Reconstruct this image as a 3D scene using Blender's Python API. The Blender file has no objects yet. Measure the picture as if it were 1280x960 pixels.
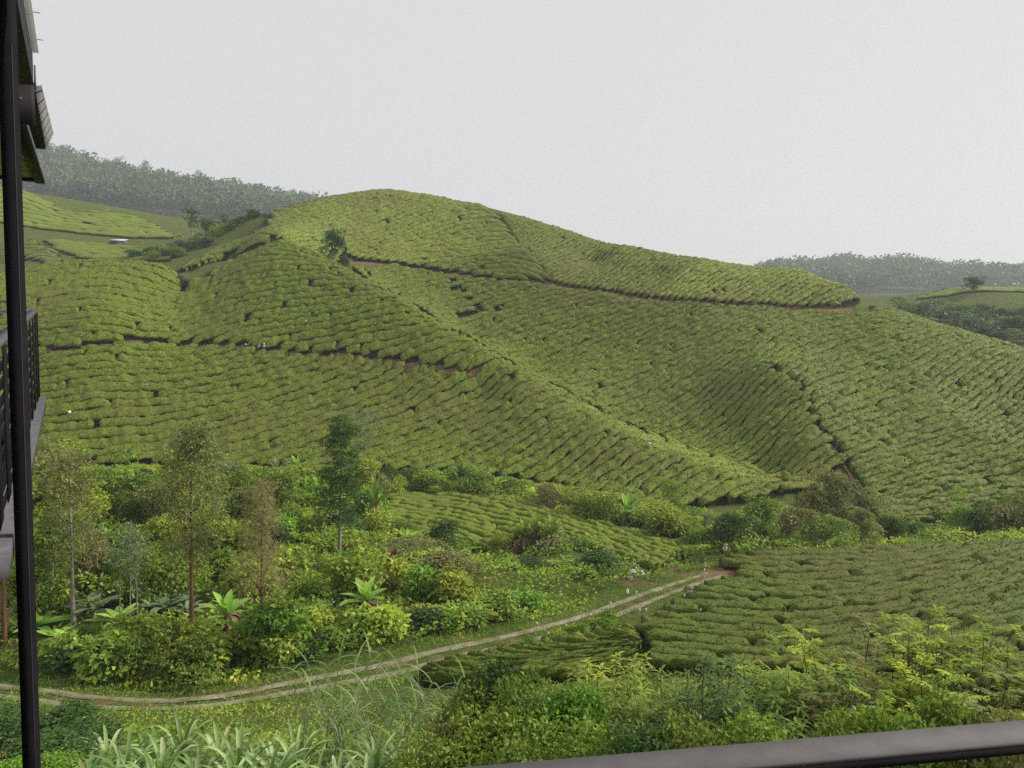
import bpy, math, random
import numpy as np
from mathutils import Vector, Matrix

# ------------------------------------------------------------------ camera, sky, sun, exposure
SC = bpy.context.scene
COL = SC.collection
CAMZ = 30.0
F = 1000.0                                   # focal length in photo pixels (1280 wide)
TH, RO = math.atan(0.113), 0.036
Fw = np.array([0, math.cos(TH), -math.sin(TH)])
U0 = np.array([0, math.sin(TH), math.cos(TH)])
R0 = np.array([1.0, 0, 0])
Uc = math.cos(RO) * U0 - math.sin(RO) * R0
Rc = math.cos(RO) * R0 + math.sin(RO) * U0
CAM = np.array([0, 0, CAMZ])
cam = bpy.data.cameras.new('camera')
cam.sensor_width = 36.0
cam.lens = 36.0 * F / 1280.0
cam.clip_start, cam.clip_end = 0.05, 6000
co = bpy.data.objects.new('camera', cam)
M = Matrix.Identity(4)
for i in range(3):
    M[i][0], M[i][1], M[i][2], M[i][3] = Rc[i], Uc[i], -Fw[i], CAM[i]
co.matrix_world = M
COL.objects.link(co)
SC.camera = co

SUN_EL, SUN_AZ = 36.0, 80.0                  # azimuth clockwise from the view direction (+Y)
world = bpy.data.worlds.new('World')
SC.world = world
world.use_nodes = True
wn, wl = world.node_tree.nodes, world.node_tree.links
wn.clear()
wo = wn.new('ShaderNodeOutputWorld')
bg = wn.new('ShaderNodeBackground')
sky = wn.new('ShaderNodeTexSky')
sky.sky_type = 'NISHITA'
sky.sun_disc = False
sky.sun_elevation = math.radians(SUN_EL)
sky.sun_rotation = math.radians(SUN_AZ)
mx = wn.new('ShaderNodeMix'); mx.data_type = 'RGBA'
mx.inputs[0].default_value = 0.95            # closed overcast in front of the blue
mx.inputs[7].default_value = (2.36, 2.33, 2.29, 1)
wl.new(sky.outputs[0], mx.inputs[6])
wl.new(mx.outputs[2], bg.inputs[0])
bg.inputs[1].default_value = 0.1
wl.new(bg.outputs[0], wo.inputs[0])

sl = bpy.data.lights.new('sun', 'SUN')
sl.energy = 1.5
sl.angle = math.radians(10)
sl.color = (1.0, 0.95, 0.86)
so = bpy.data.objects.new('sun', sl)
sd = Vector((math.sin(math.radians(SUN_AZ)) * math.cos(math.radians(SUN_EL)),
             math.cos(math.radians(SUN_AZ)) * math.cos(math.radians(SUN_EL)), math.sin(math.radians(SUN_EL))))
so.rotation_euler = sd.to_track_quat('Z', 'Y').to_euler()
so.location = (60, 60, 200)
COL.objects.link(so)
SC.view_settings.view_transform = 'Standard'
SC.view_settings.look = 'None'
SC.view_settings.exposure = 1.62
SC.view_settings.gamma = 1.0
SC.cycles.max_bounces = 6
SC.cycles.diffuse_bounces = 3
SC.cycles.glossy_bounces = 1
SC.cycles.transmission_bounces = 3
SC.cycles.transparent_max_bounces = 4
SC.cycles.volume_bounces = 0
SC.cycles.use_denoising = False
SC.cycles.sample_clamp_direct = 3.0
SC.cycles.sample_clamp_indirect = 1.5
SC.cycles.caustics_reflective = SC.cycles.caustics_refractive = False

rng = np.random.default_rng(7)
random.seed(7)

# ------------------------------------------------------------------ projection helpers (used to survey the place)
def ray(px, py):
    u, v = (px - 640) / F, (480 - py) / F
    d = u * Rc + v * Uc + Fw
    return d
def P(px, py, D):
    d = ray(px, py)
    return CAM + d * (D / d[1])
def PZ(px, py, z):                            # where the sight line meets a level plane z above the eye
    d = ray(px, py)
    return CAM + d * (z / d[2])
def proj(p):
    q = np.asarray(p) - CAM
    w = q @ Fw
    return 640 + F * (q @ Rc) / w, 480 - F * (q @ Uc) / w

def hsh(i, j, s):
    h = (i * 374761393 + j * 668265263 + s * 982451653) & 0xFFFFFFFF
    h = ((h ^ (h >> 13)) * 1274126177) & 0xFFFFFFFF
    return ((h ^ (h >> 16)) & 0xFFFF) / 65535.0
def vnoise(x, y, s=0):
    x = np.asarray(x, float); y = np.asarray(y, float)
    xi, yi = np.floor(x).astype(np.int64), np.floor(y).astype(np.int64)
    fx, fy = x - xi, y - yi
    fx = fx * fx * (3 - 2 * fx); fy = fy * fy * (3 - 2 * fy)
    a, b = hsh(xi, yi, s), hsh(xi + 1, yi, s)
    c, d = hsh(xi, yi + 1, s), hsh(xi + 1, yi + 1, s)
    return (a * (1 - fx) + b * fx) * (1 - fy) + (c * (1 - fx) + d * fx) * fy - 0.5

# ------------------------------------------------------------------ terrain survey points: (pixel x, pixel y, metres ahead)
SURVEY = '''
# long spur crest
350 303 196|385 318 189|420 335 182|460 357 174|500 380 167|550 410 160|600 440 153|650 470 147|700 500 142|750 530 133|800 560 126|850 580 122|900 597 119|980 613 116
# spur face
300 350 181|300 400 167|300 450 156|300 500 146|300 550 135|400 380 170|400 440 158|400 500 146|400 550 135|500 430 158|500 500 146|500 550 135|600 500 146|600 560 132|700 550 130|800 600 119|890 615 116
# foot of the hill
-60 582 126|20 575 128|110 580 128|200 578 129|300 582 130|400 583 128|500 585 126|600 593 124|700 606 121|800 636 112|880 634 112|980 628 114
# left lobe
20 350 178|60 336 182|110 331 184|155 331 186|200 334 188|60 400 161|110 400 160|150 400 162|60 450 151|110 470 147|110 520 138|-60 400 158|-60 350 172|-60 480 145|20 500 143
# gully between lobe and spur
222 346 196|222 370 185|222 400 171|225 436 160|195 480 148|180 520 140
# main hill crest
310 275 258|350 264 265|400 252 270|440 245 273|480 240 274|540 251 264|600 263 252|650 279 240|700 295 229|770 314 214|850 330 203|900 337 200|960 342 198|1000 340 197|1060 362 187|1130 394 175|1200 420 161|1280 448 149|1400 485 138
# road bench across it
440 330 216|500 335 214|560 345 211|620 352 206|690 359 199|760 369 193|870 381 184|930 386 182|1000 389 179|1060 392 177
# upper face
400 285 240|480 290 241|540 300 236|600 310 229|660 318 213|740 335 213|820 352 198|900 362 190|360 290 226|330 290 222
# gully behind the spur
690 486 158|770 531 149|830 552 142|880 573 135|960 600 126|1020 612 118
# bowl
500 352 207|560 380 199|620 400 190|700 430 180|760 440 176|820 470 163|880 500 153|920 540 141|640 440 178|720 470 165|860 430 172|930 420 170
# right flank spurs
960 461 151|1000 490 142|1030 540 130|1060 590 120|1095 645 108|1000 560 127|960 530 137
1060 402 172|1100 430 159|1135 470 147|1170 510 136|1225 550 126|1280 590 117|1400 640 104
1040 450 157|1080 510 139|1120 560 127|1100 610 116|1160 600 117
1180 440 153|1220 480 143|1280 510 136|1220 520 135|1340 540 126
1100 656 105|1150 650 108|1200 640 110|1280 615 116|1400 655 104
# valley floor, path
-60 850 47|0 866 43|100 878 42|200 884 41.5|280 876 42.5|400 857 45|480 843 47|560 822 50|640 800 53.5|700 785 56.5|760 770 60|830 742 65|880 724 68.5|905 712 72
0 780 53|100 780 52|200 800 51|330 800 51|420 780 54|520 760 59|620 740 64|720 725 68|800 715 72
0 700 68|100 700 68|200 700 69|320 700 70|420 710 70|520 715 72|620 705 78|560 730 68
20 640 88|100 640 88|200 640 89|300 640 90|400 645 88|200 605 108|320 605 110|80 605 108|420 610 108
# knoll with the tea patch
480 640 101|490 622 112|560 622 112|640 629 107|760 660 96|872 690 84|850 700 81|820 722 72|720 690 82|600 690 86|480 668 92|680 660 94|560 650 98|700 635 108|800 655 103|880 672 92|780 635 112
# tea field by the path
905 702 76|1000 694 79|1130 688 78|1280 682 76|1400 678 75|900 750 62|1000 740 65|1130 740 62|1280 740 59|1000 790 54|1130 790 51|1280 800 46|1400 800 46|900 800 52|800 790 55|800 830 48|700 830 49|600 835 48|1000 840 46|1150 850 42
# behind the field
940 688 84|1000 690 90|1100 688 93|1200 680 95|1280 672 97|940 660 94|1000 655 100|1050 660 100|1400 670 97
# far left
20 238 330|85 265 335|130 264 345|180 276 340|235 296 325|100 302 290|40 290 300|150 305 295|200 325 268|150 325 262|40 302 262|90 330 232|25 330 226|60 315 250|120 345 215
280 285 290|250 312 272|300 300 250|260 325 212|230 330 222|-60 240 330|-60 300 280|-60 330 225
# far left forest hill (ground under the trees)
-60 190 1120.0|50 200 1120.0|100 220 1120.0|160 230 1120.0|200 240 1130.0|250 245 1140.0|300 254 1160.0|370 266 1200.0|440 275 1280.0|50 245 940.0|130 252 920.0|250 275 860.0|330 280 900.0
# right beyond the crest
1120 384 310|1170 392 300|1215 362 325|1280 366 320|1400 366 320|1220 410 270|1280 430 245|1160 398 255
980 350 1300.0|1040 342 1300.0|1110 340 1300.0|1160 350 1300.0|1210 358 1320.0|1280 355 1320.0|1400 352 1320.0|1080 372 960.0|1200 372 940.0
'''
pts = []
for line in SURVEY.strip().splitlines():
    if line.startswith('#'):
        continue
    for t in line.split('|'):
        a, b, c = map(float, t.split())
        pts.append(P(a, b, c))
Zc = CAMZ
direct = []
for x in (-90, -60, -35, -20, -10, 0, 10, 20, 35, 60, 90):
    k = 0.6 if x > 0 else 0.0
    for y, z in ((-20, -5.5), (0, -6.6 + k), (8, -7.6 + k), (14, -8.8 + k), (22, -12.2 + k), (31, -16.5 + k * .5)):
        if x <= 0: z -= {22: 1.1, 31: 1.9, 14: .3}.get(y, 0)
        if abs(x) <= 20 or y in (-20, 8, 22, 31):
            direct.append((x, y, Zc + z - abs(x) * .01))
# hidden ground: behind crests, sides, far edge
direct += [(-52, 212, Zc + 5), (-30, 196, Zc - 3), (-10, 183, Zc - 12), (5, 170, Zc - 18), (-78, 216, Zc + 4), (-110, 210, Zc - 3),
           (-20, 300, Zc + 30), (-60, 300, Zc + 26), (30, 290, Zc + 15), (20, 330, Zc + 18), (60, 250, Zc + 2), (100, 225, Zc - 12), (90, 190, Zc - 14),
           (120, 200, Zc - 16), (140, 240, Zc - 14), (60, 360, Zc + 5), (-40, 420, Zc + 15), (150, 380, Zc + 2), (0, 520, Zc + 12), (150, 520, Zc + 8), (60, 900, Zc + 14),
           (-160, 240, Zc - 2), (-230, 250, Zc - 6), (-300, 380, Zc + 40), (-420, 480, Zc + 40), (-1040, 1240, Zc + 160), (-600, 1400, Zc + 100), (-200, 1520, Zc + 40), (-150, 700, Zc + 14), (-420, 700, Zc + 30),
           (240, 1520, Zc + 32), (660, 1520, Zc + 40), (1120, 1520, Zc + 48), (480, 520, Zc + 2), (300, 700, Zc - 8), (700, 800, Zc), (330, 320, Zc + 5), (250, 240, Zc - 8), (170, 150, Zc - 12), (200, 90, Zc - 20),
           (-160, 160, Zc - 10), (-180, 90, Zc - 18), (-120, 60, Zc - 19), (-130, 120, Zc - 24), (-300, 200, Zc - 10), (-400, 100, Zc), (400, 120, Zc - 5), (600, 300, Zc + 10), (-600, 300, Zc + 40),
           (120, 45, Zc - 16), (130, 70, Zc - 20), (-300, -20, Zc), (300, -20, Zc), (-700, 0, Zc + 20), (700, 0, Zc + 10), (-1500, 1520, Zc + 160), (1560, 1520, Zc + 60), (-1500, 300, Zc + 60), (1500, 300, Zc + 20)]
CP = np.array(pts + direct)
SIG = 100.0
def kern(r2):
    return np.power(r2 + 1e-9, 0.60)
A = CP[:, :2] / SIG
n = len(A)
d2 = ((A[:, None] - A[None]) ** 2).sum(-1)
K = kern(d2) - 0.004 * np.eye(n)              # r^1.2 spline, lightly smoothed
Q = np.c_[np.ones(n), A]
sol = np.linalg.solve(np.block([[K, Q], [Q.T, np.zeros((3, 3))]]), np.r_[CP[:, 2], np.zeros(3)])
def tps(x, y):
    x = np.asarray(x, float).ravel() / SIG; y = np.asarray(y, float).ravel() / SIG
    out = np.empty(len(x))
    for i in range(0, len(x), 20000):
        sx, sy = x[i:i + 20000], y[i:i + 20000]
        r2 = (sx[:, None] - A[:, 0]) ** 2 + (sy[:, None] - A[:, 1]) ** 2
        out[i:i + 20000] = kern(r2) @ sol[:n] + sol[n] + sol[n + 1] * sx + sol[n + 2] * sy
    return out
class Grid:
    def __init__(s, x0, x1, y0, y1, st):
        s.x0, s.y0, s.st = x0, y0, st
        s.nx, s.ny = int((x1 - x0) / st) + 1, int((y1 - y0) / st) + 1
        X, Y = np.meshgrid(x0 + np.arange(s.nx) * st, y0 + np.arange(s.ny) * st)
        s.X, s.Y = X, Y
        s.Z = tps(X, Y).reshape(s.ny, s.nx)
    def __call__(s, x, y):
        fx = np.clip((x - s.x0) / s.st, 0, s.nx - 1.001); fy = np.clip((y - s.y0) / s.st, 0, s.ny - 1.001)
        i, j = fx.astype(int), fy.astype(int); fx = fx - i; fy = fy - j
        Z = s.Z
        return (Z[j, i] * (1 - fx) + Z[j, i + 1] * fx) * (1 - fy) + (Z[j + 1, i] * (1 - fx) + Z[j + 1, i + 1] * fx) * fy
G1 = Grid(-200, 200, -20, 320, 1.0)
G2 = Grid(-1640, 1640, -24, 1640, 5.0)
def tz(x, y):
    x = np.asarray(x, float); y = np.asarray(y, float)
    near = (np.abs(x) < 199) & (y > -19) & (y < 319)
    return np.where(near, G1(x, y), G2(x, y))
DS = np.concatenate([np.arange(4, 320, 0.35), np.arange(320, 1560, 1.5)])
def hit(px, py, dmin=4.0):
    d = ray(px, py)
    D = DS[DS >= dmin]
    p = CAM[None] + d[None] * (D / d[1])[:, None]
    g = p[:, 2] - tz(p[:, 0], p[:, 1])
    w = np.nonzero(g < 0)[0]
    i = w[0] if len(w) else int(np.argmin(g[D < 330]) if (D < 330).any() else np.argmin(g))
    q = p[i].copy(); q[2] = tz(q[0], q[1])
    return q
def on(px, D):                                # ground point in picture column px, D metres ahead
    py = 500.0
    for _ in range(6):
        p = P(px, py, D)
        p[2] = float(tz(p[0], p[1]))
        py = proj(p)[1]
    return p
def top_z(p, py):                             # height of picture row py above ground point p
    z = p[2]
    for _ in range(8):
        q = np.array([p[0], p[1], z])
        e = proj(q)[1] - py
        z += e / F * np.dot(q - CAM, Fw)
    return z - p[2]

# ------------------------------------------------------------------ scene helpers
def tag(o, label=None, cat=None, group=None, kind=None):
    if label: o['label'] = label
    if cat: o['category'] = cat
    if group: o['group'] = group
    if kind: o['kind'] = kind
    return o
def mesh(name, V, Q, mats=(), mi=None, tint=None, smooth=False):
    me = bpy.data.meshes.new(name)
    V = np.asarray(V, np.float32); Q = np.asarray(Q, np.int32)
    nv, nq, k = len(V), len(Q), Q.shape[1]
    me.vertices.add(nv); me.vertices.foreach_set('co', V.ravel())
    me.loops.add(nq * k); me.loops.foreach_set('vertex_index', Q.ravel())
    me.polygons.add(nq); me.polygons.foreach_set('loop_start', np.arange(nq, dtype=np.int32) * k)
    for m in mats: me.materials.append(m)
    if mi is not None: me.polygons.foreach_set('material_index', np.asarray(mi, np.int32))
    if smooth is not False:
        me.polygons.foreach_set('use_smooth', np.ones(nq, bool) if smooth is True else np.asarray(smooth, bool))
    if tint is not None:
        a = me.attributes.new('tint', 'FLOAT', 'POINT'); a.data.foreach_set('value', np.asarray(tint, np.float32))
    me.update(calc_edges=True)
    return me
def obj(name, me, parent=None, loc=None, rz=0.0):
    o = bpy.data.objects.new(name, me); COL.objects.link(o)
    if parent is not None: o.parent = parent
    if loc is not None: o.location = tuple(float(c) for c in loc)
    o.rotation_euler[2] = rz
    return o
def empty(name, loc, rz=0.0, sc=1.0):
    o = bpy.data.objects.new(name, None); COL.objects.link(o)
    o.empty_display_size = 0.2
    o.location = tuple(float(c) for c in loc); o.rotation_euler[2] = rz; o.scale = (sc, sc, sc)
    return o
def copy_tree(o, parent=None):
    c = o.copy(); COL.objects.link(c)
    if parent is not None: c.parent = parent
    for ch in list(o.children): copy_tree(ch, c)
    return c
class MB:
    """collects tubes, boxes and sheets into one mesh of quads (triangles as degenerate-free quads)"""
    def __init__(s): s.V, s.Q, s.n = [], [], 0
    def add(s, V, Q):
        V = np.asarray(V, float); Q = np.asarray(Q, int)
        s.V.append(V); s.Q.append(Q + s.n); s.n += len(V)
        return s
    def tube(s, pts, radii, k=7, cap=True):
        pts = np.asarray(pts, float); m = len(pts)
        radii = np.broadcast_to(radii, (m,))
        tang = np.gradient(pts, axis=0); tang /= np.linalg.norm(tang, axis=1)[:, None] + 1e-9
        ref = np.array([0, 0, 1.0]) if abs(tang[0][2]) < .9 else np.array([1.0, 0, 0])
        a = np.cross(tang, ref); a /= np.linalg.norm(a, axis=1)[:, None] + 1e-9
        b = np.cross(tang, a)
        th = np.arange(k) * 2 * math.pi / k
        V = (pts[:, None] + radii[:, None, None] * (np.cos(th)[None, :, None] * a[:, None] + np.sin(th)[None, :, None] * b[:, None])).reshape(-1, 3)
        i = np.arange(m - 1)[:, None] * k; j = np.arange(k)[None]
        Qd = np.stack([i + j, i + (j + 1) % k, i + k + (j + 1) % k, i + k + j], -1).reshape(-1, 4)
        s.add(V, Qd)
        return s
    def box(s, o, ax, ay, az):                # corner + three edge vectors
        o, ax, ay, az = (np.asarray(v, float) for v in (o, ax, ay, az))
        V = [o, o + ax, o + ax + ay, o + ay, o + az, o + ax + az, o + ax + ay + az, o + ay + az]
        s.add(V, [(0, 3, 2, 1), (4, 5, 6, 7), (0, 1, 5, 4), (1, 2, 6, 5), (2, 3, 7, 6), (3, 0, 4, 7)])
        return s
    def slab(s, quad, ext):
        q = np.asarray(quad, float); e = np.asarray(ext, float)
        s.add(np.r_[q, q + e], [(0, 1, 2, 3), (7, 6, 5, 4), (0, 4, 5, 1), (1, 5, 6, 2), (2, 6, 7, 3), (3, 7, 4, 0)])
        return s
    def grid(s, V3):                          # (m,n,3) sheet
        m, nn = V3.shape[:2]
        i = np.arange(m - 1)[:, None] * nn; j = np.arange(nn - 1)[None]
        s.add(V3.reshape(-1, 3), np.stack([i + j, i + j + 1, i + nn + j + 1, i + nn + j], -1).reshape(-1, 4))
        return s
    def lathe(s, prof, k=12, o=(0, 0, 0)):
        prof = np.asarray(prof, float); th = np.arange(k) * 2 * math.pi / k
        V = np.stack([prof[:, None, 0] * np.cos(th), prof[:, None, 0] * np.sin(th), np.repeat(prof[:, 1:2], k, 1)], -1).reshape(-1, 3) + np.asarray(o)
        m = len(prof); i = np.arange(m - 1)[:, None] * k; j = np.arange(k)[None]
        s.add(V, np.stack([i + j, i + (j + 1) % k, i + k + (j + 1) % k, i + k + j], -1).reshape(-1, 4))
        return s
    def build(s, name, mat, smooth=False, tint=None):
        return mesh(name, np.concatenate(s.V), np.concatenate(s.Q), [mat], None, tint, smooth)

# ------------------------------------------------------------------ materials
def newmat(name):
    m = bpy.data.materials.new(name); m.use_nodes = True
    nt = m.node_tree; nt.nodes.clear()
    return m, nt.nodes, nt.links
def N(nodes, t, **kw):
    x = nodes.new(t)
    for k, v in kw.items(): setattr(x, k, v)
    return x
def ramp(nodes, links, fac, stops):
    r = N(nodes, 'ShaderNodeValToRGB')
    el = r.color_ramp.elements
    while len(el) < len(stops): el.new(0.5)
    for e, (p, c) in zip(el, stops):
        e.position = p; e.color = (*c, 1)
    links.new(fac, r.inputs[0])
    return r.outputs[0]
def noise(nodes, links, scale, detail=3, rough=.6, coord='pos', out=0):
    g = N(nodes, 'ShaderNodeNewGeometry') if coord == 'pos' else N(nodes, 'ShaderNodeTexCoord')
    t = N(nodes, 'ShaderNodeTexNoise')
    t.inputs['Scale'].default_value = scale; t.inputs['Detail'].default_value = detail; t.inputs['Roughness'].default_value = rough
    links.new(g.outputs['Position' if coord == 'pos' else 'Object'], t.inputs['Vector'])
    return t.outputs[out]
def mix(nodes, links, fac, a, b, mode='MIX'):
    m = N(nodes, 'ShaderNodeMix', data_type='RGBA', blend_type=mode)
    for sock, v in ((m.inputs[0], fac), (m.inputs[6], a), (m.inputs[7], b)):
        if hasattr(v, 'links') or isinstance(v, bpy.types.NodeSocket): links.new(v, sock)
        elif isinstance(v, (int, float)): sock.default_value = v
        else: sock.default_value = (*v, 1)
    return m.outputs[2]
def finish(m, nodes, links, col, rough=.8, spec=.2, bump=None, bstr=.3, bdist=.05, trans=0.0, metal=0.0):
    p = N(nodes, 'ShaderNodeBsdfPrincipled')
    p.inputs['Roughness'].default_value = rough
    p.inputs['Specular IOR Level'].default_value = spec
    p.inputs['Metallic'].default_value = metal
    if isinstance(col, bpy.types.NodeSocket): links.new(col, p.inputs['Base Color'])
    else: p.inputs['Base Color'].default_value = (*col, 1)
    if bump is not None:
        b = N(nodes, 'ShaderNodeBump')
        b.inputs['Strength'].default_value = bstr; b.inputs['Distance'].default_value = bdist
        links.new(bump, b.inputs['Height']); links.new(b.outputs[0], p.inputs['Normal'])
    o = N(nodes, 'ShaderNodeOutputMaterial')
    if trans:
        t = N(nodes, 'ShaderNodeBsdfTranslucent')
        if isinstance(col, bpy.types.NodeSocket):
            links.new(mix(nodes, links, .6, col, (1.3, 1.25, .5), 'MULTIPLY'), t.inputs[0])
        else: t.inputs[0].default_value = (*col, 1)
        s = N(nodes, 'ShaderNodeMixShader'); s.inputs[0].default_value = trans
        links.new(p.outputs[0], s.inputs[1]); links.new(t.outputs[0], s.inputs[2]); links.new(s.outputs[0], o.inputs[0])
    else: links.new(p.outputs[0], o.inputs[0])
    return m

LEAFGAIN = 2.3
def leaf_mat(name, a, b, c=None, trans=.35, rough=.55, spec=.25):
    """leaf colours a (old) to b (young), c the odd dry or yellow leaf; varies per leaf and per plant"""
    a, b, c = (tuple(min(.8, x * LEAFGAIN) for x in q) if q else q for q in (a, b, c))
    m, n_, l = newmat(name)
    at = N(n_, 'ShaderNodeAttribute', attribute_name='tint')
    col = ramp(n_, l, at.outputs['Fac'], [(0, a), (.55, tuple((x + y) / 2 for x, y in zip(a, b))), (.9, b), (1, c or b)])
    oi = N(n_, 'ShaderNodeObjectInfo')
    hs = N(n_, 'ShaderNodeHueSaturation')
    mr = N(n_, 'ShaderNodeMapRange'); mr.inputs[3].default_value = .485; mr.inputs[4].default_value = .515
    l.new(oi.outputs['Random'], mr.inputs[0]); l.new(mr.outputs[0], hs.inputs['Hue'])
    ml = N(n_, 'ShaderNodeMath', operation='MULTIPLY'); ml.inputs[1].default_value = 7.31
    fr = N(n_, 'ShaderNodeMath', operation='FRACT')
    l.new(oi.outputs['Random'], ml.inputs[0]); l.new(ml.outputs[0], fr.inputs[0])
    mv = N(n_, 'ShaderNodeMapRange'); mv.inputs[3].default_value = .8; mv.inputs[4].default_value = 1.2
    l.new(fr.outputs[0], mv.inputs[0]); l.new(mv.outputs[0], hs.inputs['Value'])
    l.new(col, hs.inputs['Color'])
    return finish(m, n_, l, hs.outputs[0], rough, spec, trans=trans)
def plain(name, a, b, scale=6, rough=.8, spec=.2, bstr=.3, bdist=.02, metal=0., coord='pos'):
    m, n_, l = newmat(name)
    nz = noise(n_, l, scale, 5, .65, coord)
    return finish(m, n_, l, ramp(n_, l, nz, [(.3, a), (.7, b)]), rough, spec, nz, bstr, bdist, metal=metal)

def tea_mat(name, dark, light, sc=1.0):
    m, n_, l = newmat(name)
    big = noise(n_, l, .045, 4, .65)
    mid = noise(n_, l, .5 * sc, 4, .7)
    fine = noise(n_, l, 2.6 * sc, 4, .8)
    mean = tuple(x * .5 + y * .5 for x, y in zip(dark, light))
    c1 = ramp(n_, l, fine, [(.32, dark), (.48, mean), (.68, light)])
    c2 = mix(n_, l, ramp(n_, l, mid, [(.38, (0, 0, 0)), (.62, (1, 1, 1))]), mix(n_, l, .5, c1, tuple(x * .75 for x in mean)), c1)     # plucked and flushing patches
    c3 = mix(n_, l, ramp(n_, l, big, [(.45, (0, 0, 0)), (.62, (.55, .55, .55))]), c2, (.13, .125, .025))
    return finish(m, n_, l, c3, .65, .18, fine, .9, .15, trans=.0)
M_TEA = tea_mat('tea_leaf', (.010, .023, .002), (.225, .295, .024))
M_TEA_LIT = tea_mat('tea_leaf_sunlit', (.03, .05, .004), (.32, .375, .05))  # lighter tea leaf, sun and haze on crown and flank put into colour
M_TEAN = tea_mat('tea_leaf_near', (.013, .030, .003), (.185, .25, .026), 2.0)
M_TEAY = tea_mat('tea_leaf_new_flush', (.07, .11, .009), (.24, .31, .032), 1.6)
M_STEM = plain('tea_stem', (.016, .013, .009), (.036, .028, .019), 4)
M_BARKR = plain('bark_red', (.12, .06, .035), (.23, .12, .07), 5, coord='obj')
M_BARKP = plain('bark_pale', (.15, .13, .105), (.34, .31, .26), 4, coord='obj')
M_BARKD = plain('bark_dark', (.035, .028, .02), (.085, .065, .045), 5, coord='obj')
m, n_, l = newmat('track_concrete')
nz = noise(n_, l, 7, 5, .7); nb_ = noise(n_, l, .8, 5, .75)
cc_ = ramp(n_, l, nz, [(.3, (.17, .145, .105)), (.55, (.29, .255, .195)), (.75, (.39, .355, .29))])
cc_ = mix(n_, l, ramp(n_, l, nb_, [(.42, (0, 0, 0)), (.60, (1, 1, 1))]), cc_, mix(n_, l, nz, (.11, .085, .045), (.16, .17, .05)))     # silt and grass over the slabs
M_TRACK = finish(m, n_, l, cc_, .9, .1, nz, .6, .05)
M_DIRT = plain('dirt', (.13, .075, .042), (.27, .17, .10), 1.2, .95, .05, .6, .15)
L_YG = leaf_mat('leaf_yellow_green', (.06, .095, .014), (.21, .25, .032), (.30, .26, .05))
L_MID = leaf_mat('leaf_mid_green', (.042, .075, .012), (.13, .175, .027), (.20, .20, .04))
L_DARK = leaf_mat('leaf_dark_green', (.016, .036, .010), (.05, .085, .020), (.09, .11, .025))
L_OLIVE = leaf_mat('leaf_olive', (.06, .072, .025), (.14, .145, .05), (.2, .16, .07))
L_DRY = leaf_mat('leaf_dry_brown', (.085, .085, .035), (.19, .175, .07), (.14, .18, .05), trans=.3)
L_LUSH = leaf_mat('leaf_lush_green', (.045, .095, .013), (.14, .21, .026), (.2, .24, .04))
L_BLUE = leaf_mat('leaf_grey_green', (.05, .075, .04), (.12, .155, .085), (.17, .19, .1))
L_BAN = leaf_mat('leaf_banana', (.07, .14, .025), (.20, .30, .05), (.3, .32, .09), trans=.3, rough=.4)
L_STRAP = leaf_mat('leaf_strap', (.055, .095, .028), (.13, .19, .065), (.30, .31, .18), trans=.3, rough=.38)
L_REED = leaf_mat('leaf_reed', (.045, .085, .022), (.11, .16, .05), (.22, .23, .13), trans=.3)
L_DEAD = leaf_mat('leaf_dead', (.045, .028, .018), (.10, .06, .035), (.15, .11, .06), trans=.1)
L_FOREST = leaf_mat('leaf_forest', (.032, .056, .026), (.08, .11, .05), (.11, .12, .06), trans=.3)
M_BLACK = plain('black_metal', (.007, .006, .008), (.013, .011, .014), 9, .9, .1, .05, .002)
M_DKWOOD = plain('dark_painted_timber', (.009, .007, .009), (.018, .014, .017), 7, .7, .3, .3, .004)
M_GREYRAIL = plain('grey_painted_metal', (.095, .088, .088), (.125, .115, .116), 30, .75, .2, .12, .003)
M_GREY = plain('grey_metal', (.075, .072, .082), (.12, .115, .13), 10, .75, .2, .05, .002)
M_SOFFIT = plain('soffit_board', (.46, .42, .22), (.60, .55, .32), 7, .8, .2, .2, .004)
M_WHITE = plain('white_cloth', (.62, .61, .6), (.82, .81, .80), 8, .9, .1, .3, .02, coord='obj')
M_SACK = plain('white_sack', (.42, .36, .35), (.72, .66, .66), 5, .9, .1, .5, .05, coord='obj')
M_SKIN = plain('skin', (.22, .12, .075), (.27, .155, .10), 9)
M_TROUSER = plain('dark_cloth', (.02, .022, .03), (.05, .05, .06), 9)
M_SHED = plain('pale_sheet_metal', (.5, .52, .54), (.66, .68, .7), 2, .6, .3)
M_STAKE = plain('grey_stake', (.25, .25, .23), (.4, .4, .38), 9)
M_RED = leaf_mat('red_petal', (.5, .05, .02), (.7, .12, .03), trans=.2)
mt, n_, l_ = newmat('translucent_roof_sheet')
M_POLY = finish(mt, n_, l_, (.72, .72, .70), .4, .3, trans=.55)

# ------------------------------------------------------------------ paths on the ground
def polyline(spec, dmin=20, step=.5):
    q = np.array([hit(*map(float, t.split()), dmin=dmin) if len(t.split()) == 2 else on(*[float(t.split()[0]), float(t.split()[2])]) for t in spec.split('|')])
    # Catmull-Rom through the surveyed points
    out = []
    e = np.r_[[2 * q[0] - q[1]], q, [2 * q[-1] - q[-2]]]
    for i in range(1, len(e) - 2):
        m = max(2, int(np.linalg.norm(e[i + 1] - e[i]) / step))
        t = np.linspace(0, 1, m, endpoint=False)[:, None]
        out.append(.5 * (2 * e[i] + (e[i + 1] - e[i - 1]) * t + (2 * e[i - 1] - 5 * e[i] + 4 * e[i + 1] - e[i + 2]) * t * t
                         + (-e[i - 1] + 3 * e[i] - 3 * e[i + 1] + e[i + 2]) * t ** 3))
    out = np.concatenate(out + [q[-1:]])
    return out[:, :2]
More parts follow.
